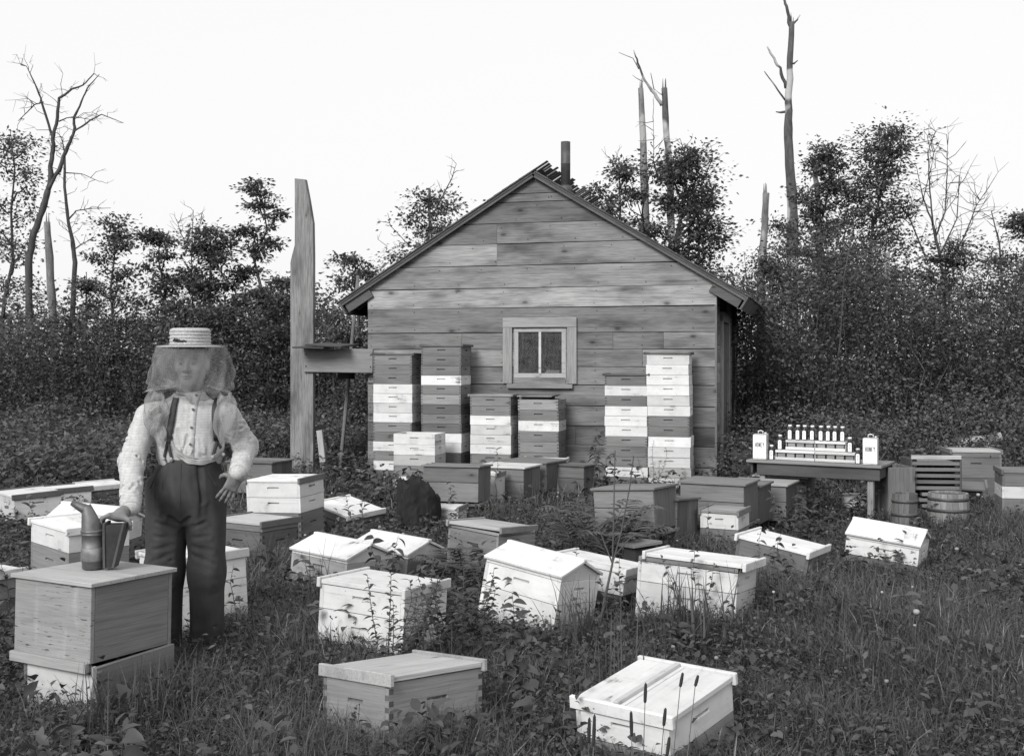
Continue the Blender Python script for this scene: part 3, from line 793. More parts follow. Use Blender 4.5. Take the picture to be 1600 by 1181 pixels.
# the big one in front with the smoker on it
A1 = Vector((-1.90, 5.11, .615))
bigcase = case('big grey packing case with flaking stains, the smoker standing on it', A1, 62, .47, .48, .33, .23, .36, (0, 1.5), over=.016, seam=False)
for q in bigcase.children:
    if q.name.startswith('board') and q.location.x < -.2: q.material_slots[0].material = M_FLECK
e62 = Euler((0, 0, R(62)))
def loc62(x, y, z): return A1 + e62.to_matrix() @ Vector((x, y, 0)) + Vector((0, 0, z - A1.z))
bh = empty('beehive', 'worn white hive body serving as base below the big packing case', 'beehive', (-1.868, 5.085, 0), (0, 0, R(63)))
body_parts(bh, .46, .45, .262, .0, .62, True, False, None, 'hive_body')
for q in bh.children[0].children:
    if abs(q.location.x) < .01: q.color = (.17, .17, .17, 1); q.material_slots[0].material = M_WOOD
foot(-1.868, 5.085, R(63), .46, .45)
me = MB().cbox(-.24, .24, -.012, .012, -.022, .022, .002).mesh('cleat')
link('cleat', me, M_WOOD, bigcase, .27, (-.248, 0, -.012), (0, 0, PI / 2))
def caseN(label, px, py, z, yaw, a, b, h, tone, lt, **kw): return case(label, centre_from_N(px, py, z, yaw, a, b), yaw, a, b, h, tone, lt, **kw)
case('grey packing case with a narrow upright end, right behind the stump', (-0.54, 11.12, 0.53), 76, .46, .56, .335, .19, .19, tilt=(0, 3))
caseN('grey packing case with a broad pale lid and a sprig on it', 818, 730, .434, 66, .46, .56, .31, .19, .62)
caseN('dark-ended packing case between the pale-lidded one and the shed', 853, 722, .441, 58, .46, .56, .31, .16, .17)
caseN('small packing case with a white strip nearest the wall vine', 912, 727, .40, 58, .25, .40, .30, .14, .13)
c = centre_from_N(1020, 766, .56, 58, .44, .52)
case('grey packing case raised behind the tall dry stems', c, 58, .44, .52, .315, .19, .2, tilt=(-4, 1))
c = (1.325 + .22 * .53 - .26 * .848, 8.99 + .22 * .848 + .26 * .53, .44)
case('dark-sided packing case sunk beside the raised grey one', c, 58, .44, .52, .33, .15, .12, tilt=(0, 4))
caseN('long grey packing case above the little white super', 1162, 756, .516, 63, .46, .56, .33, .18, .19)
c = (2.187 + .23 * .454 - .28 * .891, 9.94 + .23 * .891 + .28 * .454, .45)
case('narrow-ended packing case directly behind the long grey one', c, 63, .46, .56, .33, .13, .17)
caseN('dovetailed packing case second from the honey table', 1228, 757, .398, 63, .46, .56, .33, .17, .30)
caseN('packing case with its lid reaching under the honey table', 1260, 745, .406, 63, .40, .52, .33, .17, .33)
case('far packing case in two greys behind the tall post', (-2.84, 12.63, 0.44), 72, .46, .56, .335, .16, .14)
# stands under the cases: planks on short blocks
def stand(label, cx_, cy_, yaw, ln, wd, z):
    o = empty('hive_stand', label, 'hive stand', (cx_, cy_, 0), (0, 0, R(yaw)))
    for k in (-1, 0, 1): board('plank', o, -ln / 2, ln / 2, k * wd / 3 - wd / 7, k * wd / 3 + wd / 7, z - .028, z - .002, M_WOOD, .17 * hr.uniform(.8, 1.2))
    for sx in (-1, 1):
        for sy in (-1, 1): board('block', o, sx * ln * .36 - .05, sx * ln * .36 + .05, sy * wd * .3 - .05, sy * wd * .3 + .05, -.05, z - .03, M_WOODZ, .1)
stand('plank stand under the case behind the stump', -.54, 11.12, -14, .62, .52, .175)
stand('plank stand under the pale-lidded case and its neighbour', *centre_from_N(818, 730, .434, 66, .46, .56)[:2], -24, .70, .50, .105)
stand('plank stand under the raised case behind the dry stems', *centre_from_N(1020, 766, .56, 58, .44, .52)[:2], -32, .58, .48, .225)
stand('plank stand under the long grey case', *centre_from_N(1162, 756, .516, 63, .46, .56)[:2], -27, .6, .5, .165)
# loose board propped behind the long white hive
p = at(1000, 849, 7.75)
o = empty('loose_board', 'short weathered board propped up behind the long white hive', 'board', (p.x, p.y, 0), (0, 0, R(28)))
board('plank', o, -.12, .12, -.10, .10, p.z - .012, p.z + .012, M_WOOD, .2, rot=(R(-4), R(-3), 0)); board('prop', o, -.09, .09, -.07, .07, -.03, p.z - .02, M_DARK, .1)

# ================================================================== POST, CROSSBEAM, SHELF, POLE
def on_front(px, py, yl): x, z, p = wall_ray(px, py, yl); return x, z
xl, _ = on_front(455.5, 700, -.06); xr2, _ = on_front(491, 700, -.06); _, zt = on_front(474, 279, -.06)
post = empty('plank_post', 'tall upright plank post with a chopped notched top beside the shed', 'post', HO + _hx * ((xl + xr2) / 2) + _hy * (-.06), (0, 0, HYAW))
wp = (xr2 - xl) / 2; f1 = zt
poly = [(-wp, -.1), (wp, -.1), (wp, zt - 1.05), (wp * .95, zt - .62), (wp * .62, zt - .30), (wp * .28, zt - .02), (-wp * .62, zt), (-wp * .60, zt - .55), (-wp * .62, zt - .92), (-wp * .95, zt - 1.12), (-wp, zt - 1.16)]
link('plank', MB().prism(poly, -.035, .035).mesh('plank'), wood_mat('post_grain', 'Z', 1.5, True, .5, .9, None), post, .23)
foot(*(HO + _hx * ((xl + xr2) / 2) + _hy * (-.06)).xy, HYAW, wp * 2, .08, 0)
b0, zb1 = on_front(475, 545, -.12); b1, zb0 = on_front(583, 582, -.12)
beam = empty('crossbeam', 'wide horizontal plank spiked between the post and the shed corner', 'beam', HO + _hx * ((b0 + b1) / 2) + _hy * (-.12) + Vector((0, 0, (zb0 + zb1) / 2)), (0, R(.6), HYAW))
hb = (b1 - b0) / 2; hz = (zb1 - zb0) / 2
link('plank', MB().cbox(-hb, hb, -.02, .02, -hz, hz, .003).mesh('plank'), M_WOOD, beam, .24)
for sx in (-.92, .95):
    for sz in (-.5, .5): link('spike', MB().lathe([(.008, 0), (.008, .012)], 8, Matrix.Rotation(R(90), 4, 'X')).mesh('spike'), M_DARK, beam, .05, (sx * hb, -.02, sz * hz))
for lab, pa, pb, zz, tn in (('dark board lying across the crossbeam, its end towards the post', 473, 521, 545.5, .06), ('upper dark board lying on the crossbeam beside the pole', 492, 549, 543, .07)):
    xa, z_ = on_front(pa, zz, -.12); xb, _ = on_front(pb, zz, -.12)
    o = empty('loose_board', lab, 'board', HO + _hx * ((xa + xb) / 2) + _hy * (-.12) + Vector((0, 0, zb1 + .012 + (.03 if 'upper' in lab else 0))), (R(3 if 'upper' in lab else 2), R(2.5 if 'upper' in lab else 1), HYAW))
    L_ = (xb - xa) / 2
    link('plank', MB().cbox(-L_, L_, -.32, .28, 0, .022, .003).mesh('plank'), M_WOOD, o, tn)
pa = at(531, 735, 15.7); pa.z = -.02; pb = at(559.5, 431, 16.3)
o = MB().tube([pa, pa.lerp(pb, .5), pb], [.028, .028, .024], 10).build('wooden_pole', M_WOODZ, None, .2)
tag(o, 'long thin pole leaning up behind the crossbeam', 'pole')
p = at(543, 585, 15.9)
o = MB().cbox(-.09, .09, -.1, .1, -.09, .0).build('wooden_block', M_DARK, None, None, p + Vector((0, -.12, .03)), (0, 0, HYAW)); tag(o, 'small dark block under the crossbeam against the pole', 'block')
o = empty('lumber_pile', 'loose old boards lying between the post and the shed', 'lumber', at(540, 745, 14.9).to_2d().to_3d(), (0, 0, R(-12)))
board('plank', o, -.45, .35, -.10, .12, .02, .06, M_WOOD, .15, rot=(R(12), R(-4), 0)); board('plank', o, -.1, .5, -.2, .0, .08, .12, M_WOOD, .2, rot=(R(-10), R(10), R(14))); board('plank', o, -.38, -.3, .0, .05, .0, .62, M_WOODZ, .34, rot=(R(-3), R(-8), 0))

# ================================================================== CHARRED STUMP
sc_ = Vector((-.845, 10.15, 0)); foot(sc_.x, sc_.y, 0, .36, .36)
nr = np.random.default_rng(8)
prof = []; mb = MB(); nseg, nz = 40, 14
hts = lambda th: .50 - .17 * max(0, math.cos(th - .15)) ** 1.3 + .025 * math.sin(7 * th) + .018 * math.sin(13 * th + 1) - .03 * max(0, math.cos(th - PI)) 
vs = []; fs = []
for k in range(nseg):
    th = 2 * PI * k / nseg
    for j in range(nz):
        f = j / (nz - 1); z_ = -.08 + (hts(th) + .08) * f
        r_ = .205 * (1 + .35 * max(0, .18 - f) + .05 * math.sin(5 * th) + .03 * math.sin(11 * th + 2 * f) + .010 * math.sin(19 * th + 3 * f) + nr.normal(0, .016)) * (1 - .08 * f)
        if j == nz - 1: r_ *= .9
        vs.append((r_ * math.cos(th), r_ * math.sin(th), z_))
    vs.append((.07 * math.cos(th), .07 * math.sin(th), hts(th) * .55 + .1))
for k in range(nseg):
    k2 = (k + 1) % nseg; m_ = nz + 1
    for j in range(nz): fs.append((k * m_ + j, k2 * m_ + j, k2 * m_ + j + 1, k * m_ + j + 1))
fs.append(tuple(k * (nz + 1) + nz for k in range(nseg)))
mb.add(vs, fs); o = mb.build('tree_stump', M_CHAR, None, None, sc_); tag(o, 'charred black tree stump with a slanting broken top', 'stump')
# ================================================================== HONEY TABLE
TZ = .572
tl, trr = Vector((2.49, 11.2, 0)), Vector((3.41, 10.65, 0))
tyaw = math.atan2(trr.y - tl.y, trr.x - tl.x); tx = (trr - tl).normalized(); ty = Vector((-tx.y, tx.x, 0))
tc = (tl + trr) / 2 + ty * .2
table = empty('display_table', 'low rough plank table set out with honey tins and bottles', 'table', (tc.x, tc.y, 0), (0, 0, tyaw))
TLn, TWd = (trr - tl).length / 2 + .12, .30
for k in range(3): board('tabletop_board', table, -TLn, TLn, -TWd + k * .2 + .001, -TWd + (k + 1) * .2 - .001, TZ - .026, TZ, M_WOOD, .22)
board('apron', table, -TLn + .10, TLn - .02, -TWd + .03, -TWd + .052, TZ - .145, TZ - .027, M_WOOD, .085); board('apron', table, -TLn + .10, TLn - .02, TWd - .05, TWd - .028, TZ - .145, TZ - .027, M_WOOD, .08)
for sx in (-1, 1): board('apron', table, sx * (TLn - .04) - .011, sx * (TLn - .04) + .011, -TWd + .053, TWd - .051, TZ - .135, TZ - .027, M_WOOD, .07)
for x in (-TLn + .12, TLn - .14):
    for y in (-TWd + .055, TWd - .11): board('leg', table, x, x + .055, y, y + .055, -.06, TZ - .03, M_WOODZ, .24)
def on_table(x, y): return tc + tx * x + ty * y
def block_word(word, w_, h_, gap, st):
    """condensed block capitals as flat strokes"""
    mb = MB(); x = -(len(word) * w_ + (len(word) - 1) * gap) / 2
    def bar(x0, z0, x1, z1, wd_=None):
        wd_ = wd_ or st; dx, dz = x1 - x0, z1 - z0; L = math.hypot(dx, dz); nx_, nz_ = -dz / L * wd_ / 2, dx / L * wd_ / 2
        mb.add([(x0 + nx_, 0, z0 + nz_), (x0 - nx_, 0, z0 - nz_), (x1 - nx_, 0, z1 - nz_), (x1 + nx_, 0, z1 + nz_)], [(0, 1, 2, 3)])
    for ch in word:
        l, r_, m_ = x + st / 2, x + w_ - st / 2, x + w_ / 2
        if ch in 'HN': bar(l, 0, l, h_); bar(r_, 0, r_, h_)
        if ch == 'H': bar(l, h_ / 2, r_, h_ / 2)
        if ch == 'N': bar(l, h_, r_, 0)
        if ch == 'O': bar(l, st * .6, l, h_ - st * .6); bar(r_, st * .6, r_, h_ - st * .6); bar(x + st * .4, st / 2, x + w_ - st * .4, st / 2); bar(x + st * .4, h_ - st / 2, x + w_ - st * .4, h_ - st / 2)
        if ch == 'E': bar(l, 0, l, h_); bar(x, st / 2, x + w_, st / 2); bar(x, h_ - st / 2, x + w_, h_ - st / 2); bar(x, h_ / 2, x + w_ * .85, h_ / 2)
        if ch == 'Y': bar(m_, 0, m_, h_ * .5); bar(m_, h_ * .45, l, h_); bar(m_, h_ * .45, r_, h_)
        x += w_ + gap
    return mb.mesh('lettering')
M_INK = plain_mat('black_ink', .02, .7, .1); M_LABEL = plain_mat('label_paper', .86, .8, .04, 30, 0, 0)
honey_txt = block_word('HONEY', .0150, .044, .0035, .0052)
def tin(px, lab):
    dr = Vector(((px - CX) / FPX, 1, 0)); y_front = -.235
    base = tc + ty * y_front; t_ = base.dot(ty) / dr.dot(ty); p = dr * t_
    o = empty('honey_tin', lab, 'honey tin', (p.x, p.y, TZ + .001), (0, 0, tyaw + R(6)), 'honey tins at the table ends')
    link('can', MB().cbox(-.068, .068, -.05, .05, 0, .255, .006).mesh('can'), M_METAL, o, .5)
    link('printed_front', MB().box(-.064, .064, -.0515, -.0500, .02, .245).mesh('printed_front'), M_LABEL, o, .9)
    fr_ = MB()
    for x0, x1, z0, z1 in ((-.056, .056, .028, .0295), (-.056, .056, .222, .2235), (-.056, -.0545, .028, .2235), (.0545, .056, .028, .2235)): fr_.box(x0, x1, -.0522, -.0516, z0, z1)
    link('border', fr_.mesh('border'), plain_mat('grey_ink', .35, .8, .1), o, None)
    link('lettering', honey_txt, M_INK, o, None, (0, -.0521, .128))
    ln_ = MB()
    for z_, hw in ((.183, .036), (.19, .028), (.203, .042)): ln_.box(-hw, hw, -.0522, -.0516, z_, z_ + .0022)
    link('small_print', ln_.mesh('small_print'), plain_mat('faint_ink', .4, .8, .1), o)
    link('handle', MB().tube([(-.022, 0, .255), (-.024, 0, .283), (0, 0, .290), (.024, 0, .283), (.022, 0, .255)], .0045, 6).mesh('handle'), M_METAL, o, .8)
    link('cap', MB().lathe([(.014, .254), (.014, .268), (.011, .272), (0, .272)], 12).mesh('cap'), M_METAL, o, .6, (.045, .01, 0))
tin(1188.5, 'square honey tin with a white printed front, near the shed end')
tin(1360.5, 'square honey tin with a white printed front, at the far end from the shed')
M_GLASSJ = plain_mat('honey_in_glass', .035, .08, .1, 5, 0, 0, .6)
jar_body = MB().cbox(-.024, .024, -.024, .024, 0, .105, .006).mesh('jar'); jar_sh = MB().lathe([(.024, .104), (.020, .116), (.016, .120), (.016, .128)], 14).mesh('neck')
jar_cap = MB().lathe([(.019, .127), (.019, .143), (.017, .146), (0, .146)], 14).mesh('cap')
lab_poly = [(-.017, .006), (.017, .006), (.017, .082)] + [(.017 * math.cos(a_), .082 + .014 * math.sin(a_)) for a_ in np.linspace(.3, PI - .3, 7)] + [(-.017, .082)]
jar_lab = MB().prism(lab_poly, -.0252, -.0244).mesh('label')
pm_ = MB()
for z_, hw in ((.078, .008), (.070, .011), (.060, .009), (.048, .011), (.040, .007), (.03, .010)): pm_.box(-hw, hw, -.0258, -.0253, z_, z_ + .004)
jar_print = pm_.mesh('print'); M_INK2 = plain_mat('label_print', .3, .8, .1)
def jar(px, y_l, z, lab, grp):
    dr = Vector(((px - CX) / FPX, 1, 0)); base = tc + ty * y_l; t_ = base.dot(ty) / dr.dot(ty); p = dr * t_
    o = empty('honey_jar', lab, 'honey jar', (p.x, p.y, z), (0, 0, tyaw + R(hr.uniform(-2, 10))), grp)
    link('glass', jar_body, M_GLASSJ, o); link('neck', jar_sh, M_GLASSJ, o); link('cap', jar_cap, M_METAL, o, .85)
    l_ = link('label', jar_lab, M_LABEL, o, .9); link('print', jar_print, M_INK2, l_)
# section cases: two below, two above, set back like a stair
def comb_case(px0, px1, yl, z, hgt, nsec, lab):
    pts = []
    for px in (px0, px1):
        dr = Vector(((px - CX) / FPX, 1, 0)); base = tc + ty * yl; pts.append(dr * (base.dot(ty) / dr.dot(ty)))
    ln = (pts[1] - pts[0]).length; p = (pts[0] + pts[1]) / 2; dep = .13
    o = empty('comb_honey_case', lab, 'honey case', (p.x, p.y, z), (0, 0, tyaw), 'comb honey cases on the table')
    board('rail', o, -ln / 2 + .001, ln / 2 - .001, 0, .014, .001, hgt * .30, M_WOOD, .60); board('rail', o, -ln / 2 + .001, ln / 2 - .001, 0, .014, hgt * .74, hgt, M_WOOD, .62)
    board('top_board', o, -ln / 2, ln / 2, .015, dep, hgt - .010, hgt - .001, M_WOOD, .5); board('back', o, -ln / 2, ln / 2, dep - .012, dep, .001, hgt - .011, M_WOOD, .3)
    for sx in (-1, 1): board('end', o, sx * ln / 2 - (.010 if sx > 0 else 0), sx * ln / 2 + (0 if sx > 0 else .010), .015, dep - .013, .001, hgt - .011, M_WOOD, .35)
    sw = (ln - .024) / nsec
    for k in range(nsec): board('honey_section', o, -ln / 2 + .012 + k * sw + .008, -ln / 2 + .012 + (k + 1) * sw - .008, .018, .06, .004, hgt - .014, M_WOOD, .28)
CH = .098
comb_case(1211, 1272.5, -.18, TZ + .001, CH, 4, 'comb honey case on the table beside the jar by the shed-end tin')
comb_case(1273, 1336, -.18, TZ + .001, CH, 4, 'comb honey case on the table beside the jar by the far tin')
comb_case(1227, 1272.5, -.10, TZ + CH + .002, CH * .98, 3, 'comb honey case of the upper step, towards the shed')
comb_case(1273, 1321, -.10, TZ + CH + .002, CH * .98, 3, 'comb honey case of the upper step, away from the shed')
for px in (1234.5, 1247, 1257.5, 1269.5, 1283, 1294.5, 1305, 1316.5):   # alike: only their place in the row tells them apart
    jar(px, -.05, TZ + 2 * CH + .003, 'square jar of honey with a white arched label in the top row', 'jars in the top row')
jar(1219, -.12, TZ + CH + .003, 'square honey jar alone on the lower step towards the shed', None); jar(1328, -.12, TZ + CH + .003, 'square honey jar alone on the lower step away from the shed', None)
jar(1205.5, -.17, TZ + .001, 'square honey jar on the table beside the shed-end tin', None); jar(1340.5, -.17, TZ + .001, 'square honey jar on the table beside the far tin', None)

# ================================================================== THINGS BEYOND THE TABLE
def open_crate(lab, cx_, cy_, yaw, a, b, h, tone):
    o = empty('open_crate', lab, 'crate', (cx_, cy_, 0), (0, 0, R(yaw)))
    board('side', o, -a / 2, a / 2, -b / 2, -b / 2 + .018, 0, h, M_WOODZ, tone); board('side', o, -a / 2, a / 2, b / 2 - .018, b / 2, 0, h, M_WOODZ, tone * .9)
    board('end', o, -a / 2, -a / 2 + .018, -b / 2 + .019, b / 2 - .019, 0, h, M_WOODZ, tone * .8); board('end', o, a / 2 - .018, a / 2, -b / 2 + .019, b / 2 - .019, 0, h, M_WOODZ, tone * .8)
    board('bottom', o, -a / 2 + .019, a / 2 - .019, -b / 2 + .019, b / 2 - .019, .02, .04, M_WOOD, tone * .6); foot(cx_, cy_, R(yaw), a, b)
open_crate('tall open-topped grey crate at the end of the honey table', 3.74, 11.0, 4, .27, .42, .53, .17)
o = empty('super_stack_tray', 'slatted pile of five shallow wooden trays beyond the table', 'tray pile', (4.13, 11.05, 0), (0, 0, R(-5)))
foot(4.13, 11.05, R(-5), .46, .4)
for k in range(5):
    z0 = .305 + k * .0595
    tr_ = board('tray', o, -.225 + hr.uniform(-.006, .006), .225 + hr.uniform(-.006, .006), -.19, .19, z0, z0 + .034, M_WOOD, .15 * hr.uniform(.85, 1.2)); board('runner', o, -.215, -.18, -.185, .185, z0 + .034, z0 + .0595, M_DARK, .1); board('runner', o, .18, .215, -.185, .185, z0 + .034, z0 + .0595, M_DARK, .1)
board('top_cleat', o, -.235, .235, -.20, -.17, .602, .640, M_WOOD, .5)
for k in range(5): board('slat', o, -.13 - .03 * (k % 2), .14, -.19, .19, .02 + k * .056, .02 + k * .056 + .032, M_WOOD, .2)
for sx in (-1, 1): board('side_rail', o, sx * .232 - .01, sx * .232 + .01, -.19, .19, .30, .60, M_WOODZ, .08)
def tub(lab, cx_, cy_, r, h, n, tone, name, hoops):
    o = empty(name, lab, 'keg', (cx_, cy_, 0))
    for k in range(n):
        th0, th1 = 2 * PI * (k + .03) / n, 2 * PI * (k + .97) / n; vs = []
        for rr_, z_ in ((r * .93, -.05), (r, h * .5), (r * .95, h)):
            for dr_ in (0, -.02):
                for th in (th0, th1): vs.append(((rr_ + dr_) * math.cos(th), (rr_ + dr_) * math.sin(th), z_))
        fs = []
        for j in range(2):
            q = j * 4; fs += [(q, q + 1, q + 5, q + 4), (q + 3, q + 2, q + 6, q + 7), (q + 2, q, q + 4, q + 6), (q + 1, q + 3, q + 7, q + 5)]
        fs += [(0, 2, 3, 1), (8, 9, 11, 10)]
        link('stave', MB().add(vs, fs).mesh('stave'), M_WOODZ, o, tone * hr.uniform(.8, 1.25))
    for z_ in hoops:
        rz = r * (1 - .07 * abs(z_ / h - .5) * 2) + .004
        link('hoop', MB().lathe([(rz - .004, z_ * 1.0), (rz + .002, z_), (rz + .001, z_ + .028), (rz - .004, z_ + .028)], 24).mesh('hoop'), M_RUST, o)
    link('head', MB().lathe([(r * .92, h - .03), (r * .92, h - .02), (0, h - .02)], 20).mesh('head'), M_WOOD, o, tone * .7); foot(cx_, cy_, 0, r * 1.5, r * 1.5)
tub('small dark hooped keg in the grass by the table leg', 3.56, 10.15, .115, .36, 16, .13, 'wooden_keg', (.28, .16))
tub('wide low wooden tub with broad hoops before the tray pile', 4.05, 10.4, .185, .335, 22, .22, 'wooden_tub', (.27, .17))
o = empty('pail', 'whitish worn pail in the weeds beneath the honey table', 'pail', (3.40, 11.1, 0)); foot(3.40, 11.1, 0, .2, .2)
link('shell', MB().lathe([(.105, -.02), (.125, .23), (.120, .23), (.10, 0.0), (0, 0)], 24).mesh('shell'), M_PAINT, o, .55); link('rim', MB().lathe([(.126, .222), (.130, .230), (.126, .236), (.119, .232)], 24).mesh('rim'), M_METAL, o, .4)
hive('tall unpainted hive with a light-edged cover by the thicket', (5.0, 12.2, .60), 82, .43, .54, [Lw(.05, .2, False), Lw(.22, .15), Lw(.28, .13)], FL('y', .42, False, nb=2, cleat_tone=.2))
hive('hive of grey super, white super and grey body by the meadow', (4.98, 10.75, .525), 76, .43, .60, [Lw(.125, .14), Lp(.115, .62), Lw(.26, .16)], FL('y', .17, False, nb=2, cleat_tone=.12))
o = empty('hive_cover', 'upturned tray leaning beside the grey-white hive', 'hive cover', (4.72, 11.5, .26), (R(14), 0, R(-20)))
board('cover_board', o, -.14, .14, -.12, .12, 0, .02, M_WOOD, .12); board('cleat', o, -.15, -.125, -.12, .12, -.02, .045, M_WOOD, .16); board('cleat', o, .125, .15, -.12, .12, -.02, .045, M_WOOD, .16); board('prop', o, -.1, .1, -.1, .1, -.30, -.02, M_DARK, .1)
lg = MB(); A_, B_ = at(1497, 693, 14.2), at(1566, 681, 14.0)
pts = [A_ + (B_ - A_) * f + Vector((0, 0, .02 * math.sin(f * 6))) for f in np.linspace(0, 1, 7)]
lg.tube(pts, [.05, .055, .05, .052, .06, .058, .062], 10); q = pts[4]; lg.tube([q, q + Vector((-.02, 0, -.3)), q + Vector((0, 0, -.62))], [.05, .04, .05], 8); lg.tube([pts[1], pts[1] + Vector((-.25, .1, -.4)), pts[1] + Vector((-.3, .1, -.6))], [.05, .04, .04], 8)
o = lg.build('fallen_log', M_BARKD); tag(o, 'fallen forked log lying at the thicket edge', 'log')
p = at(1165, 722, 13.2)
o = empty('pallet_fence', 'short dark rail fence piece between shed and honey table', 'fence', (p.x, p.y, 0), (0, 0, R(-8)))
for z_ in (.42, .28, .12): board('rail', o, -.16, .24, -.012, .012, z_ - .045, z_ + .045, M_WOOD, .05)
for x in (-.12, .18): board('upright', o, x - .02, x + .02, .013, .04, -.05, .5, M_WOODZ, .05)
a_, b_ = at(1154, 685, 14.6), at(1182, 703, 12.9)
o = MB().tube([a_, a_.lerp(b_, .33) - Vector((0, 0, .03)), a_.lerp(b_, .66) - Vector((0, 0, .03)), b_, Vector((b_.x + .03, b_.y - .05, -.03))], .012, 6).build('rope', M_PLAIN, None, .3); tag(o, 'pale slack rope running down from the shed wall to the ground', 'rope')

# ================================================================== THE BEEKEEPER
MO = Vector(((318 - CX) / FPX * 5.7, 5.7, 0.0))
def mp(px, py, d=5.7): return np.array(at(px, py, d) - MO)
def cone(P, a, b, ra, rb):
    a = np.asarray(a, float); b = np.asarray(b, float); ba = b - a
    h = np.clip(((P - a) @ ba) / (ba @ ba), 0, 1)
    return np.linalg.norm(P - a - h[:, None] * ba, axis=1) - (ra + (rb - ra) * h)
def chain(P, pts, rads, k=.02):
    d = None
    for i in range(len(pts) - 1):
        c = cone(P, pts[i], pts[i + 1], rads[i], rads[i + 1]); d = c if d is None else smin(d, c, k)
    return d
def ell(P, c, r):
    q = P - np.asarray(c, float); r = np.asarray(r, float)
    k0 = np.linalg.norm(q / r, axis=1); k1 = np.linalg.norm(q / (r * r), axis=1) + 1e-9
    return k0 * (k0 - 1) / k1
def smin(a, b, k):
    h = np.maximum(k - np.abs(a - b), 0) / k; return np.minimum(a, b) - h * h * k * .25
def smax(a, b, k): return -smin(-a, -b, k)
def rbox(P, c, hs, r, Rm=None):
    q = P - np.asarray(c, float)
    if Rm is not None: q = q @ Rm
    q = np.abs(q) - (np.asarray(hs) - r)
    return np.linalg.norm(np.maximum(q, 0), axis=1) + np.minimum(q.max(1), 0) - r
def nets(f, lo, hi, h):
    """naive surface nets of the zero level of f, evaluated only near the surface"""
    lo = np.asarray(lo, float); n = np.ceil((np.asarray(hi) - lo) / h).astype(int) + 1
    st = 4; nc = (n + st - 1) // st + 1
    cg = np.stack(np.meshgrid(*[lo[i] + np.arange(nc[i]) * h * st for i in range(3)], indexing='ij'), -1).reshape(-1, 3)
    cv = f(cg).reshape(nc)
    near = np.abs(cv) < h * st * 2.2
    D = np.repeat(np.repeat(np.repeat(cv, st, 0), st, 1), st, 2)[:n[0], :n[1], :n[2]].astype(np.float32)
    # dilate so every voxel around a near coarse sample is evaluated exactly
    nd = near.copy()
    for ax in range(3): nd |= np.roll(near, 1, ax) | np.roll(near, -1, ax)
    msk = np.repeat(np.repeat(np.repeat(nd, st, 0), st, 1), st, 2)[:n[0], :n[1], :n[2]]
    idx = np.argwhere(msk)
    vals = np.empty(len(idx), np.float32)
    for s in range(0, len(idx), 400000): vals[s:s + 400000] = f(lo + idx[s:s + 400000] * h)
    D[msk] = vals
    S = D < 0
    c = [S[i:n[0] - 1 + i, j:n[1] - 1 + j, k:n[2] - 1 + k] for i in (0, 1) for j in (0, 1) for k in (0, 1)]
    tot = sum(x.astype(np.int8) for x in c); act = (tot > 0) & (tot < 8)
    cells = np.argwhere(act); vid = np.full(act.shape, -1, np.int64); vid[act] = np.arange(len(cells))
    acc = np.zeros((len(cells), 3)); cnt = np.zeros(len(cells))
    cor = [(i, j, k) for i in (0, 1) for j in (0, 1) for k in (0, 1)]
    for a in range(8):
        for b in range(a + 1, 8):
            if sum(abs(cor[a][q] - cor[b][q]) for q in range(3)) != 1: continue
            va = D[tuple((cells + cor[a]).T)]; vb = D[tuple((cells + cor[b]).T)]
            m_ = (va < 0) != (vb < 0); t_ = np.where(m_, va / np.where(m_, va - vb, 1), 0)
            p_ = np.array(cor[a]) + t_[:, None] * (np.array(cor[b]) - np.array(cor[a]))
            acc[m_] += p_[m_]; cnt[m_] += 1
    V = lo + (cells + acc / cnt[:, None]) * h
    F = []
    for ax in range(3):
        o1, o2 = [(1, 2), (2, 0), (0, 1)][ax]
        sl0 = [slice(None)] * 3; sl1 = [slice(None)] * 3; sl0[ax] = slice(0, -1); sl1[ax] = slice(1, None)
        ch = np.argwhere(S[tuple(sl0)] != S[tuple(sl1)])
        ch = ch[(ch[:, o1] > 0) & (ch[:, o2] > 0) & (ch[:, o1] < n[o1] - 1) & (ch[:, o2] < n[o2] - 1)]
        e1 = np.zeros(3, int); e1[o1] = 1; e2 = np.zeros(3, int); e2[o2] = 1
        q = np.stack([vid[tuple((ch - e1 - e2).T)], vid[tuple((ch - e2).T)], vid[tuple(ch.T)], vid[tuple((ch - e1).T)]], 1)
        fl = S[tuple(ch.T)]; q[~fl] = q[~fl][:, ::-1]
        F.append(q[(q >= 0).all(1)])
    return V, np.concatenate(F)
def wob(P, s, ph=0.0):
    return (np.sin(P[:, 0] * s + 1.7 * np.sin(P[:, 2] * s * .6 + ph)) * np.cos(P[:, 1] * s * .8 + ph) + np.sin(P[:, 2] * s * .9 + P[:, 0] * s * .5 + ph * 2)) * .5

man = empty('person', 'beekeeper in straw hat and veil, pale check shirt, dark trousers, one hand on hip', 'person', MO)
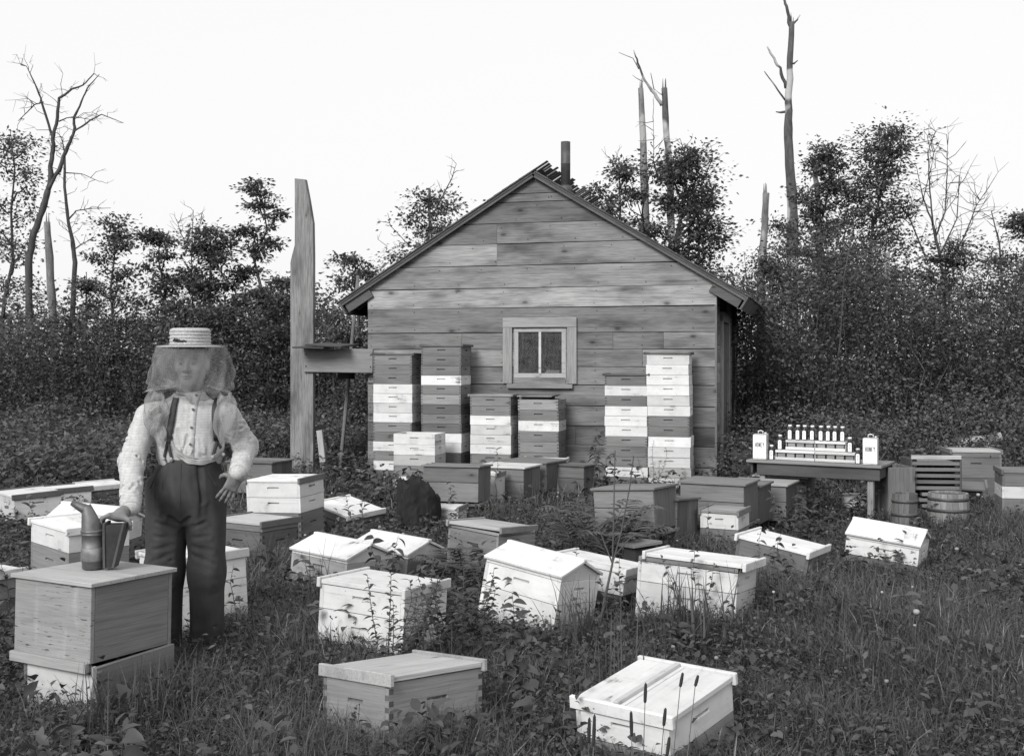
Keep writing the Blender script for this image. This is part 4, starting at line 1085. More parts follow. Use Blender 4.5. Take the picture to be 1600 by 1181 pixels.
# joints
shL, elL, wrL = np.array([-.285, .01, 1.285]), mp(206, 722, 5.52), mp(204, 792, 5.27)
shR, elR, wrR = np.array([.118, .01, 1.285]), mp(385, 699, 5.80), mp(373, 738, 5.50)
HEADC = mp(299, 572); hx = HEADC[0]
def arm_wr(P, a, b, amp, s):
    ba = b - a; L = np.linalg.norm(ba); h = (P - a) @ ba / L
    side = P @ np.array([.6, .5, .3])
    return amp * (np.sin(h * s + 6 * np.sin(side * 14)) * .6 + np.sin(h * s * 1.9 + side * 30) * .4)
crr = np.random.default_rng(12)
def seg_d(P, a, b):
    a = np.asarray(a); ba = np.asarray(b) - a; h = np.clip(((P - a) @ ba) / (ba @ ba), 0, 1); return np.linalg.norm(P - a - h[:, None] * ba, axis=1)
def sleeve_creases(a, b, ra, rb, n, lo, hi):
    out = []; ax = (b - a) / np.linalg.norm(b - a); u_ = np.cross(ax, (0, 0, 1.0)); u_ = u_ / np.linalg.norm(u_); v_ = np.cross(ax, u_)
    for k in range(n):
        h = crr.uniform(lo, hi); ph = crr.uniform(0, 2 * PI); sl = crr.uniform(-.10, .10); L = crr.uniform(.5, 1.3); pts = []
        for q in (-1, 0, 1):
            hh = h + sl * q; r_ = ra + (rb - ra) * hh; pts.append(a + (b - a) * hh + (u_ * math.cos(ph + q * L * .5) + v_ * math.sin(ph + q * L * .5)) * r_)
        out += [(pts[0], pts[1]), (pts[1], pts[2])]
    return out
CRS = sleeve_creases(shL, elL, .066, .057, 9, .3, 1.0) + sleeve_creases(elL, wrL, .057, .044, 16, .0, .95) + sleeve_creases(shR, elR, .067, .056, 9, .3, 1.0) + sleeve_creases(elR, wrR, .056, .043, 16, .0, .95)
for k in range(14):                                            # blousing above the waistband, pull lines from the straps
    x0 = crr.uniform(-.20, .06); z0 = crr.uniform(1.05, 1.13); CRS.append((np.array([x0, -.118, z0]), np.array([x0 + crr.uniform(-.04, .04), -.115, z0 + crr.uniform(.05, .12)])))
CRT = []
for sx, hx_ in ((-1, -.19), (1, .02)):
    for k in range(5): CRT.append((np.array([-.088, -.10, .74 - .03 * k]), np.array([-.088 + sx * (.10 + .02 * k), -.10, .83 - .07 * k])))
    for k in range(5): z0 = crr.uniform(.36, .56); CRT.append((np.array([hx_ - .07, -.06, z0]), np.array([hx_ + .05, -.085, z0 + crr.uniform(-.05, .05)])))
    for k in range(4): z0 = crr.uniform(.09, .22); CRT.append((np.array([hx_ - .08, -.05, z0]), np.array([hx_ + .07, -.07, z0 + crr.uniform(-.03, .03)])))
    for k in range(4): x0 = hx_ + crr.uniform(-.07, .07); CRT.append((np.array([x0, -.12, 1.04]), np.array([x0 + sx * .015, -.115, crr.uniform(.78, .92)])))
def creased(P, d, segs, depth, wd_):
    m_ = np.abs(d) < .03; Q = P[m_]; add = np.zeros(len(Q))
    if len(Q):
        for a, b in segs:
            e_ = seg_d(Q, a, b); add += depth * np.exp(-(e_ / wd_) ** 2) - depth * .55 * np.exp(-((e_ - wd_ * 1.9) / (wd_ * 1.1)) ** 2)
        d = d.copy(); d[m_] += np.clip(add, -depth, depth * 1.4)
    return d
def f_shirt(P):
    t_ = ell(P, (-.085, .015, 1.19), (.172, .125, .22))
    t_ = smin(t_, ell(P, (-.062, .0, 1.075), (.138, .108, .12)), .08)
    t_ = smin(t_, cone(P, (-.235, .02, 1.288), (.075, .02, 1.288), .066, .066), .07)
    t_ = smin(t_, cone(P, (-.080, .02, 1.33), (-.075, .02, 1.40), .085, .062), .05)
    t_ = t_ + .004 * wob(P, 22, .4)
    aL = chain(P, [shL, elL, wrL], [.066, .057, .044], .03); aR = chain(P, [shR, elR, wrR], [.067, .056, .043], .03)
    d = smin(smin(t_, aL, .035), aR, .035)
    d = smax(d, 1.0 - P[:, 2] + 10 * ((np.abs(P[:, 0] + .08) > .19) | (P[:, 1] < -.12)) * -1.0, .01)
    d = np.maximum(d, P[:, 2] - 1.405)
    return creased(P, d, CRS, .0062, .0080)
def f_trousers(P):
    hipL, hipR = np.array([-.180, .01, .90]), np.array([.004, .01, .90])
    knL, knR = np.array([-.194, -.01, .50]), np.array([.020, -.012, .50])
    anL, anR = np.array([-.204, .02, .07]), np.array([.026, .00, .07])
    L = chain(P, [hipL, knL, anL], [.110, .092, .080], .05); Rr = chain(P, [hipR, knR, anR], [.108, .091, .083], .05)
    fold = .0045 * np.sin(P[:, 0] * 66 + 1.2 * np.sin(P[:, 2] * 6)) * np.clip((1.0 - P[:, 2]) * 4, .3, 1)
    L = L + fold; Rr = Rr + fold
    d = smin(L, Rr, .008)
    top = smin(ell(P, (-.082, .005, .92), (.186, .128, .17)), cone(P, (-.078, .005, .90), (-.048, .0, 1.09), .150, .134), .05)
    top = top + .007 * np.sin(P[:, 0] * 74 + 1.5 * np.sin(P[:, 2] * 14)) * np.clip((1.07 - P[:, 2]) * 12, 0, 1)
    d = smin(d, top, .06)
    return creased(P, np.maximum(np.maximum(d, P[:, 2] - 1.075), .045 - P[:, 2]), CRT, .0045, .010)
def fingers(P, base, dirs, lens, rads):
    d = None
    for b0, (d1, d2, d3), L, r in zip(base, dirs, lens, rads):
        b0 = np.asarray(b0, float); p1 = b0 + np.asarray(d1) * L * .45; p2 = p1 + np.asarray(d2) * L * .32; p3 = p2 + np.asarray(d3) * L * .23
        c = chain(P, [b0, p1, p2, p3], [r, r * .95, r * .88, r * .75], .006); d = c if d is None else np.minimum(d, c)
    return d
def unit(v): v = np.asarray(v, float); return v / np.linalg.norm(v)
# hand on the bellows: back of the hand up, fingers hooked down over the far-left edge, thumb down the right
SM = at(184, 816, 5.18) - MO; SM = np.array(SM)                # middle of the bellows' top edge
def f_handL(P):
    pc = SM + np.array([-.006, .012, .024])
    Rm = np.array(Euler((R(-8), R(8), R(14))).to_matrix())
    d = rbox(P, pc, (.044, .036, .016), .014, Rm)
    d = smin(d, chain(P, [wrL, wrL + (pc - wrL) * .75, pc], [.030, .027, .018], .02), .02)
    bs = [pc + Rm @ np.array([-.036, y, .004]) for y in (-.030, -.010, .010, .028)]
    dn = []
    for k in range(4): dn.append((unit((-.75, -.12, -.35)), unit((-.28, -.05, -.95)), unit((.25, .0, -.95))))
    d = smin(d, fingers(P, bs, dn, (.074, .080, .074, .060), (.0098, .0102, .0098, .0088)), .008)
    th = fingers(P, [pc + Rm @ np.array([.028, -.022, .0])], [(unit((.85, -.35, -.3)), unit((.3, -.15, -.95)), unit((.0, -.05, -1)))], (.074,), (.0115,))
    return smin(d, th, .012)
def f_handR(P):
    tip = mp(352, 778, 5.50); ax = unit(tip - wrR); pc = wrR + ax * .055
    out_ = unit(np.cross(ax, np.cross(np.array([.45, -1, .1]), ax))); sd = np.cross(ax, out_)
    Rm = np.stack([sd, out_, ax], 1)
    d = rbox(P, pc, (.035, .014, .044), .013, Rm)
    d = smin(d, cone(P, wrR, pc, .029, .016), .02)
    bs = [pc + Rm @ np.array([x, 0, .040]) for x in (-.027, -.009, .010, .026)]
    dr = []
    for k in range(4):
        sp = (k - 1.5) * .14
        dr.append((unit(Rm @ np.array([sp, -.10, 1])), unit(Rm @ np.array([sp * .8, -.32, 1])), unit(Rm @ np.array([sp * .5, -.45, 1]))))
    d = smin(d, fingers(P, bs, dr, (.060, .072, .076, .068), (.0076, .0085, .0087, .0083)), .007)
    th = fingers(P, [pc + Rm @ np.array([.030, -.004, -.022])], [(unit(Rm @ np.array([.75, -.55, .35])), unit(Rm @ np.array([.3, -.7, .6])), unit(Rm @ np.array([.1, -.6, .8])))], (.066,), (.0110,))
    return smin(d, th, .012)
def f_head(P):
    c = np.array([hx, .0, 1.555]); q = P - c
    d = ell(P, c + (0, .018, .028), (.074, .093, .100))
    d = smin(d, ell(P, c + (0, -.028, -.048), (.056, .058, .070)), .05)
    d = smin(d, ell(P, c + (0, -.062, -.102), (.026, .022, .020)), .03)                     # chin
    d = smin(d, cone(P, c + (-.034, -.068, .022), c + (.034, -.068, .022), .013, .013), .02)  # brow
    d = smin(d, cone(P, c + (0, -.080, .010), c + (0, -.103, -.030), .009, .0135), .012)      # nose
    for sx in (-1, 1):
        d = smin(d, ell(P, c + (sx * .013, -.092, -.034), (.010, .010, .008)), .008)
        d = smin(d, ell(P, c + (sx * .040, -.060, -.028), (.022, .020, .020)), .02)           # cheek
        d = smax(d, -ell(P, c + (sx * .030, -.093, .002), (.017, .016, .011)), .012)          # socket
        d = smin(d, ell(P, c + (sx * .030, -.074, .001), (.012, .012, .011)), .003)           # eyeball
        d = smin(d, ell(P, c + (sx * .078, .012, -.008), (.009, .020, .032)), .01)            # ear
    d = smin(d, ell(P, c + (0, -.083, -.062), (.024, .010, .0055)), .005); d = smin(d, ell(P, c + (0, -.082, -.073), (.021, .010, .006)), .005)
    d = smax(d, -ell(P, c + (0, -.094, -.0675), (.025, .010, .0022)), .004)
    d = smin(d, chain(P, [c + (0, .025, -.06), np.array([-.078, .03, 1.38])], [.056, .060], .02), .03)
    return d
def f_body(P):
    d = f_head(P)
    d = smin(d, ell(P, (-.085, .015, 1.19), (.150, .10, .19)), .04)
    d = smin(d, ell(P, (-.085, .01, .98), (.13, .10, .12)), .06)
    d = np.minimum(d, np.minimum(chain(P, [(-.175, .01, .9), (-.194, -.01, .5), (-.204, .02, .06)], [.09, .065, .045], .03), chain(P, [(.0, .01, .9), (.020, -.03, .5), (.026, 0, .06)], [.09, .065, .045], .03)))
    d = np.minimum(d, np.minimum(chain(P, [shL, elL, wrL], [.055, .045, .030], .02), chain(P, [shR, elR, wrR], [.055, .045, .030], .02)))
    return np.minimum(np.minimum(d, f_handL(P)), f_handR(P))
V, F = nets(f_body, (-.42, -.62, -.0), (.33, .25, 1.70), .0042)
tone = np.full(len(V), .165)
c = np.array([hx, 0, 1.555]); q = V - c
tone[(V[:, 2] > 1.36) & (np.abs(q[:, 0]) < .2)] = .165
hair = (q[:, 2] > .055) | ((q[:, 1] > .02) & (q[:, 2] > -.05) & (np.abs(q[:, 0]) < .073)); tone[hair & (V[:, 2] > 1.45)] = .04
for sx in (-1, 1):
    e_ = np.linalg.norm((q - (sx * .030, -.084, .001)) / (.013, .012, .008), axis=1) < 1; tone[e_] = .30
    e_ = np.linalg.norm((q - (sx * .030, -.086, .001)) / (.0055, .012, .006), axis=1) < 1; tone[e_] = .03
    e_ = (np.abs(q[:, 0] - sx * .031) < .019) & (np.abs(q[:, 2] - .024) < .0055) & (q[:, 1] < -.06); tone[e_] = .07
e_ = (np.abs(q[:, 0]) < .027) & (np.abs(q[:, 2] + .0675) < .006) & (q[:, 1] < -.07); tone[e_] = .11
for sx in (-1, 1):
    e_ = np.linalg.norm((q - (sx * .030, -.085, .004)) / (.020, .02, .013), axis=1) < 1; tone[e_] = np.minimum(tone[e_], .15)  # eye sockets toned darker: shade of the hollows put into the skin colour
tone[(np.abs(q[:, 0]) < .012) & (np.abs(q[:, 2] + .041) < .004) & (q[:, 1] < -.08)] = .12
tone[(V[:, 2] < .14)] = .05
m_skin, t, b = new_mat('skin'); a_ = t.nodes.new('ShaderNodeAttribute'); a_.attribute_name = 'tone'
nn = noise(t, coords(t, (1, 1, 1), False), 60, 4, .6); k = math_n(t, 'MULTIPLY', a_.outputs['Fac'], ramp(t, nn, [(.3, .85), (.7, 1.12)]))
t.links.new(k, b.inputs['Base Color']); b.inputs['Roughness'].default_value = .55; bump(t, nn, b, .2, .002)
link('body', np_mesh('body', V, quads=F, tone=tone, smooth=True), m_skin, man)
# shirt
m_sh, t, b = new_mat('check_shirt')
tc_ = t.nodes.new('ShaderNodeTexCoord'); sp_ = t.nodes.new('ShaderNodeSeparateXYZ'); t.links.new(tc_.outputs['Object'], sp_.inputs[0])
nn = noise(t, tc_.outputs['Object'], 30, 4, .6); n3 = noise(t, tc_.outputs['Object'], 220, 2, .5)
def lines(src, per, wdt, dark, ph=0.0):
    v_ = math_n(t, 'FRACT', math_n(t, 'ADD', math_n(t, 'MULTIPLY', src, 1 / per), math_n(t, 'MULTIPLY_ADD', nn, 1.6, ph))); return ramp(t, v_, [(0, dark), (wdt, dark), (wdt + .06, 1), (1, 1)])
k = math_n(t, 'MULTIPLY', lines(sp_.outputs[2], .0135, .28, .90), lines(sp_.outputs[0], .030, .18, .90)); k = math_n(t, 'MULTIPLY', k, math_n(t, 'MULTIPLY', ramp(t, nn, [(.3, .82), (.7, 1.05)]), ramp(t, n3, [(.3, .9), (.7, 1.08)])))
k = math_n(t, 'MULTIPLY', k, .48); t.links.new(k, b.inputs['Base Color']); b.inputs['Roughness'].default_value = .9; bump(t, nn, b, .25, .01)
V, F = nets(f_shirt, (-.44, -.60, .80), (.34, .30, 1.42), .0050)
shirt = link('shirt', np_mesh('shirt', V, quads=F, smooth=True), m_sh, man)
V, F = nets(f_trousers, (-.36, -.22, .03), (.18, .22, 1.09), .0058)
m_tr = plain_mat('dark_trouser_cloth', .044, .85, .30, 9, 0, .25)
trou = link('trousers', np_mesh('trousers', V, quads=F, smooth=True), m_tr, man)
def front_y(f, x, z, lo=-.35):                             # front surface of a garment at x,z
    ys = np.linspace(lo, .05, 160); P = np.stack([np.full(160, x), ys, np.full(160, z)], 1); v_ = f(P); i = np.argmax(v_ < 0)
    return ys[i] if v_[i] < 0 else .0
def ribbon(path, wdt, f, name, mat, tone, th=.004, lift=.004, parent=None):
    vs = []; fs = []
    for i, (x, z) in enumerate(path):
        a_, b_ = path[max(i - 1, 0)], path[min(i + 1, len(path) - 1)]; tx_, tz_ = b_[0] - a_[0], b_[1] - a_[1]; L = math.hypot(tx_, tz_); nx_, nz_ = tz_ / L, -tx_ / L
        for s in (-.5, .5):
            xx, zz = x + nx_ * wdt * s, z + nz_ * wdt * s; y_ = front_y(f, xx, zz)
            vs += [(xx, y_ - lift - th, zz), (xx, y_ + .004, zz)]
    for i in range(len(path) - 1):
        q_ = i * 4; fs += [(q_, q_ + 2, q_ + 6, q_ + 4), (q_ + 1, q_, q_ + 4, q_ + 5), (q_ + 2, q_ + 3, q_ + 7, q_ + 6)]
    return MB().add(vs, fs, True).build(name, mat, parent or man, tone)
def mxz(px, py): v_ = mp(px, py, 5.57); return (v_[0], v_[2])
def path(pp, n=14):
    q_ = []; 
    for i in range(len(pp) - 1):
        for s in np.linspace(0, 1, n, endpoint=False): q_.append((pp[i][0] + (pp[i + 1][0] - pp[i][0]) * s, pp[i][1] + (pp[i + 1][1] - pp[i][1]) * s))
    return q_ + [pp[-1]]
f_cl = lambda P: np.minimum(f_shirt(P), f_trousers(P))
M_STRAP = plain_mat('suspender_webbing', .055, .9, .3, 40, 0, .1)
ribbon(path([mxz(268, 622), mxz(266, 655), mxz(261, 690)]), .030, f_cl, 'suspender', M_STRAP, None, .005, .012); ribbon(path([mxz(329, 624), mxz(331, 660), mxz(333, 690)]), .030, f_cl, 'suspender', M_STRAP, None, .005, .012)
for p_ in ([(261, 688), (254, 716)], [(261, 688), (267, 716)], [(333, 688), (328, 714)], [(333, 688), (340, 712)]): ribbon(path([mxz(*q_) for q_ in p_]), .012, f_cl, 'suspender_tab', M_STRAP, None, lift=.007)
ribbon(path([mxz(300, 612), mxz(298, 650), mxz(297, 722)]), .030, f_shirt, 'placket', m_sh, None, .002, .003)
for px, py in ((299, 618), (298, 640), (297, 668), (297, 694)):
    x_, z_ = mxz(px, py); y_ = front_y(f_shirt, x_, z_)
    MB().lathe([(.0065, 0), (.0065, .003), (.003, .004), (0, .003)], 10, Matrix.Rotation(R(90), 4, 'X')).build('button', M_PLAIN, man, .12, (x_, y_ - .008, z_))
for px, py in ((254, 717), (267, 717), (328, 715), (340, 713)):
    x_, z_ = mxz(px, py); y_ = front_y(f_cl, x_, z_); MB().lathe([(.009, 0), (.009, .004), (.004, .006), (0, .004)], 12, Matrix.Rotation(R(90), 4, 'X')).build('button', M_PLAIN, man, .3, (x_, y_ - .016, z_))
ribbon(path([(-.075, 1.06), (-.078, .80)]), .004, f_trousers, 'fly_seam', m_tr, None, .002, .001)
for sx, x0 in ((-1, -.19), (1, .035)): ribbon(path([(x0, 1.05), (x0 + sx * .055, .93)]), .005, f_trousers, 'pocket_edge', m_tr, None, .002, .002)
# collar: two turned-down leaves round the neck
for sx in (-1, 1):
    vs = []; fs = []; nseg = 12
    for i in range(nseg + 1):
        th = PI / 2 - PI * i / nseg if sx > 0 else PI / 2 + PI * i / nseg
        fr_ = i / nseg; r0x, r0y = .066, .068
        cx_, cy_ = -.077 + .008 * 0, .022
        dz = .034 + .020 * fr_ ** 3; spread = .016 + .008 * fr_
        zt_ = 1.432 - .028 * fr_
        vs.append((cx_ + r0x * math.cos(th) * .95, cy_ + r0y * math.sin(th), zt_)); vs.append((cx_ + (r0x + spread) * math.cos(th) + sx * .018 * fr_ ** 4, cy_ + (r0y + spread) * math.sin(th), zt_ - dz))
    for i in range(nseg): fs.append((2 * i, 2 * i + 1, 2 * i + 3, 2 * i + 2))
    o = MB().add(vs, fs, True).build('collar', m_sh, man); md = o.modifiers.new('s', 'SOLIDIFY'); md.thickness = .004
for wr, el in ((wrL, elL), (wrR, elR)):                    # cuffs
    ax = unit(np.array(el) - np.array(wr)); Mq = Vector(ax).to_track_quat('Z', 'Y').to_matrix().to_4x4(); Mq.translation = Vector(wr)
    MB().lathe([(.0415, -.012), (.0475, -.010), (.0500, .045), (.046, .050), (.040, .050)], 24, Mq).build('cuff', m_sh, man)
for x_, y_ in ((-.204, .0), (.026, -.02)):                  # boots
    V, F = nets(lambda P: np.maximum(smin(cone(P, (x_, y_ + .03, .10), (x_, y_ + .03, .04), .052, .050), cone(P, (x_, y_ + .03, .035), (x_ - .01, y_ - .14, .028), .045, .036), .03), -.0 - P[:, 2]), (x_ - .1, y_ - .22, -.02), (x_ + .1, y_ + .12, .18), .008)
    link('boot', np_mesh('boot', V, quads=F, smooth=True), m_tr, man)
# straw hat
HX, HYc, BZ = mp(297.5, 540)[0], .0, 1.642
prof = [(.0, 1.732), (.085, 1.733), (.094, 1.730)]
for k in range(5):
    z0 = 1.727 - k * .0165; prof += [(.0968 + .0006 * k, z0 - .001), (.1005 + .0006 * k, z0 - .005), (.1008 + .0006 * k, z0 - .012), (.0968 + .0006 * k, z0 - .0155)]
prof += [(.104, BZ + .004), (.120, BZ + .001), (.122, BZ + .003), (.138, BZ + .000), (.140, BZ + .002), (.158, BZ - .001), (.162, BZ - .003), (.160, BZ - .007), (.100, BZ - .004), (.097, 1.72), (0, 1.722)]
m_st, t, b = new_mat('plaited_straw'); v = coords(t, (1, 1, 1), False); wv = t.nodes.new('ShaderNodeTexWave'); wv.wave_type = 'RINGS'; wv.rings_direction = 'Z'; wv.inputs['Scale'].default_value = 30; wv.inputs['Distortion'].default_value = 4
t.links.new(v, wv.inputs[0]); nn = noise(t, v, 120, 3, .6); k = math_n(t, 'MULTIPLY', ramp(t, nn, [(.3, .6), (.7, 1.15)]), .44); t.links.new(k, b.inputs['Base Color']); bump(t, nn, b, .6, .004)
hat = MB().lathe(prof, 48, ell=(1.0, 1.08)).build('straw_hat', m_st, man, None, (HX, HYc, 0))
rb = MB()
for k in range(5): rb.tube([(-.055 + .012 * k, -.1, 1.668 + .004 * math.sin(k * 2)), (-.048 + .012 * k, -.112, 1.672 + .006 * math.cos(k)), (-.036 + .012 * k, -.105, 1.666 + .004 * (k % 2))], .005, 6)
rb.build('ribbon_knot', M_STRAP, hat)
# veil: netting hung from the brim, drawn in over the shoulders
m_v = bpy.data.materials.new('veil_netting'); m_v.use_nodes = True; t = m_v.node_tree; t.nodes.clear()
df = N(t, 'ShaderNodeBsdfDiffuse'); df.inputs[0].default_value = (.30, .30, .30, 1); trn = N(t, 'ShaderNodeBsdfTransparent'); mxs = N(t, 'ShaderNodeMixShader'); oo = N(t, 'ShaderNodeOutputMaterial')
at_ = N(t, 'ShaderNodeAttribute'); at_.attribute_name = 'tone'
t.links.new(at_.outputs['Fac'], mxs.inputs[0]); t.links.new(trn.outputs[0], mxs.inputs[1]); t.links.new(df.outputs[0], mxs.inputs[2]); t.links.new(mxs.outputs[0], oo.inputs[0])
vn = np.random.default_rng(4)
def veil():
    nu, nv = 150, 40; V = []; T = []
    for j in range(nv + 1):
        f = j / nv
        for i in range(nu):
            th = 2 * PI * i / nu
            cx_, sy_ = math.cos(th), math.sin(th)
            fold = .016 * math.sin(th * 3 + 1.1 + f) + .010 * math.sin(th * 5 + 2.2 - 5 * f) + .008 * math.sin(th * 8 + 9 * f + 2 * math.sin(th * 2)) + .005 * math.sin(th * 14 - 13 * f) + .003 * math.sin(th * 23 + 17 * f)
            front = max(0.0, -sy_)
            if f < .15:
                g_ = f / .15; r = .106 + .066 * g_; z = BZ + .010 - .006 * g_; amp = .15
            else:
                g_ = (f - .15) / .85; r = .172 + .034 * math.sin(g_ * PI * .60) - .085 * (max(0, g_ - .80) / .20) ** 2.0 - .050 * g_ ** 1.5 * front ** 1.5 + .016 * g_ * max(0, -cx_); z = BZ + .004 - g_ * (.262 - .020 * abs(cx_) + .030 * math.sin(th + 2.4) + .016 * math.sin(th * 4) + .010 * math.sin(th * 9)); amp = .25 + .75 * min(1, g_ * 1.6) * (1 - .55 * front ** 2)
            r += fold * amp
            ry = r * (.98 if sy_ > 0 else .90)
            V.append((HX + r * cx_ * 1.0, HYc + ry * sy_, z + .010 * math.sin(th * 3 + .5) * f))
            d = .28 + .08 * math.sin(th * 5 + 2.2 - 5 * f) * amp + .07 * math.sin(th * 8 + 9 * f + 2 * math.sin(th * 2)) * amp + .05 * math.sin(th * 14 - 13 * f) * amp + .03 * math.sin(th * 23 + 17 * f) * amp
            d = d + .09 * front ** 3 + .25 * max(0, f - .92) / .08
            T.append(min(.9, d))
    V = np.array(V); I = np.arange((nv + 1) * nu).reshape(nv + 1, nu); J = np.roll(I, -1, 1)
    return V, np.stack([I[:-1], J[:-1], J[1:], I[1:]], -1).reshape(-1, 4), T
V, F, T = veil(); link('veil', np_mesh('veil', V, quads=F, tone=T, smooth=True), m_v, man)
def bunch(c0, c1, r0, r1, seed, name='veil_bunch', fl=.6, den=.42):   # gathered gauze pulled under the suspender
    nu, nv = 110, 34; V = []; T = []; c0 = np.array(c0); c1 = np.array(c1)
    for j in range(nv + 1):
        f = j / nv; prof_ = math.sin(PI * (.06 + .88 * f)) ** .55
        c_ = c0 + (c1 - c0) * f
        for i in range(nu):
            th = 2 * PI * i / nu; ph = th + 1.3 * f + seed
            r = (r0 + (r1 - r0) * f) * prof_ * (1 + .12 * math.sin(ph * 3 + 5 * f) + .08 * math.sin(ph * 5 - 9 * f) + .04 * math.sin(ph * 9 + 8 * f)) + .003
            V.append(c_ + np.array([r * math.cos(th), r * fl * math.sin(th), .010 * math.sin(ph * 2)])); T.append(den + .16 * math.sin(ph * 4 + 11 * f + 1.5 * math.sin(5 * f)) + .06 * math.sin(ph * 11 - 6 * f))
    I = np.arange((nv + 1) * nu).reshape(nv + 1, nu); J = np.roll(I, -1, 1)
    link(name, np_mesh(name, np.array(V), quads=np.stack([I[:-1], J[:-1], J[1:], I[1:]], -1).reshape(-1, 4), tone=T, smooth=True), m_v, man)
def mpt(px, py, y): p_ = mp(px, py, 5.7 + y); return (p_[0], y, p_[2])
bunch(mpt(272, 603, -.12), mpt(232, 612, -.02), .044, .058, 1); bunch(mpt(324, 605, -.12), mpt(352, 617, -.02), .042, .056, 2)
bunch(mpt(244, 612, -.12), mpt(241, 676, -.12), .058, .056, 3); bunch(mpt(352, 616, -.12), mpt(355, 694, -.12), .052, .062, 4)
bunch(mpt(243, 632, -.15), mpt(242, 656, -.155), .034, .030, 5); bunch(mpt(244, 662, -.13), mpt(254, 698, -.14), .046, .022, 6)
def strand(pts, r, tone):                                      # rolled netting slung across the waist
    q_ = []
    for i in range(len(pts) - 1):
        for s in np.linspace(0, 1, 8, endpoint=False): q_.append(tuple(np.array(pts[i]) * (1 - s) + np.array(pts[i + 1]) * s))
    q_.append(pts[-1]); w_ = []
    for x_, z_ in q_: w_.append((x_, front_y(f_cl, x_, z_) - r * .8, z_))
    for _ in range(4): w_ = [w_[0]] + [tuple((np.array(w_[i - 1]) + np.array(w_[i]) * 2 + np.array(w_[i + 1])) / 4) for i in range(1, len(w_) - 1)] + [w_[-1]]
    MB().tube(w_, [r * (.8 + .25 * math.sin(i * .9)) for i in range(len(w_))], 8).build('veil_roll', M_PLAIN, man, tone)
for k in range(4):
    o_ = k * 2.6; strand([mxz(265 + k, 688 + o_ * .6), mxz(276, 704 + o_), mxz(296, 715 + o_ * 1.1), mxz(318, 718 + o_), mxz(334, 711 + o_), mxz(340, 694 + o_ * .6)], .0075, .27 + .05 * (k % 2))

# ---------------------------------------------------------------- smoker on the big case
sb = at(145, 886, 5.14); sb.z = A1.z + .004
smk = empty('bee_smoker', 'dented tin bee smoker with a cone spout and dark leather bellows', 'smoker', sb, (0, 0, 0))
sk = 5.14 / FPX
link('barrel', MB().lathe([(.045, 0), (.047, .002), (.048, .030), (.050, .031), (.050, .098), (.0485, .099), (.0485, .152), (.053, .154), (.0535, .160), (.0495, .163), (.0535, .167), (.0535, .174), (.050, .178), (0, .178)], 32).mesh('barrel'), M_METAL, smk, .15)
link('heat_shield', MB().lathe([(.0505, .036), (.0525, .038), (.0525, .094), (.0505, .096)], 32).mesh('heat_shield'), M_METAL, smk, .24)
vs = []; fs = []; nn_ = 28
for j in range(7):
    f = j / 6; cx_ = -.030 * f; cz_ = .178 + .105 * f; r_ = .049 - .027 * f; tl_ = R(-30 * f)
    for k in range(nn_):
        th = 2 * PI * k / nn_; x_, y_ = r_ * math.cos(th), r_ * math.sin(th); vs.append((cx_ + x_ * math.cos(tl_), y_, cz_ - x_ * math.sin(tl_) * -1.0 * -1))
for j in range(6):
    for k in range(nn_):
        k2 = (k + 1) % nn_; fs.append((j * nn_ + k, j * nn_ + k2, (j + 1) * nn_ + k2, (j + 1) * nn_ + k))
link('cone', MB().add(vs, fs, True).mesh('cone'), M_METAL, smk, .15)
link('spout', MB().tube([(-.014, 0, .258), (-.034, 0, .270), (-.062, 0, .284), (-.094, 0, .301)], [.024, .0235, .019, .0125], 18).mesh('spout'), M_METAL, smk, .14)
# bellows: two boards, leather gusset
bx0 = .062
def bboard(name, x_, lean, w0, w1, h_):
    M_ = Matrix.Translation((x_, 0, .006)) @ Matrix.Rotation(lean, 4, 'Y')
    vs = [(-.005, -w0, 0), (.005, -w0, 0), (.005, w0, 0), (-.005, w0, 0), (-.005, -w1, h_), (.005, -w1, h_), (.005, w1, h_), (-.005, w1, h_)]
    return MB().add([M_ @ Vector(v_) for v_ in vs], [(3, 2, 1, 0), (4, 5, 6, 7), (0, 1, 5, 4), (1, 2, 6, 5), (2, 3, 7, 6), (3, 0, 4, 7)]).build(name, M_WOODZ, smk, .09)
bboard('bellows_board', bx0, R(0), .042, .052, .205); bboard('bellows_board', bx0 + .038, R(14), .042, .055, .212)
vs = [(bx0 + .005, -.036, .008), (bx0 + .036, -.036, .008), (bx0 + .036, .036, .008), (bx0 + .005, .036, .008), (bx0 + .005, -.046, .200), (bx0 + .084, -.048, .200), (bx0 + .084, .048, .200), (bx0 + .005, .046, .200)]
link('leather', MB().add(vs, [(3, 2, 1, 0), (4, 5, 6, 7), (0, 1, 5, 4), (1, 2, 6, 5), (2, 3, 7, 6), (3, 0, 4, 7)]).mesh('leather'), plain_mat('bellows_leather', .035, .6, .3, 20), smk)
link('bracket', MB().cbox(.046, .060, -.02, .02, .05, .062).cbox(.046, .060, -.02, .02, .13, .142).mesh('bracket'), M_METAL, smk, .2)
smk.rotation_euler = (0, 0, R(4))
foot(MO.x - .17, MO.y, 0, .16, .2, 0); foot(MO.x + .02, MO.y, 0, .16, .2, 0)

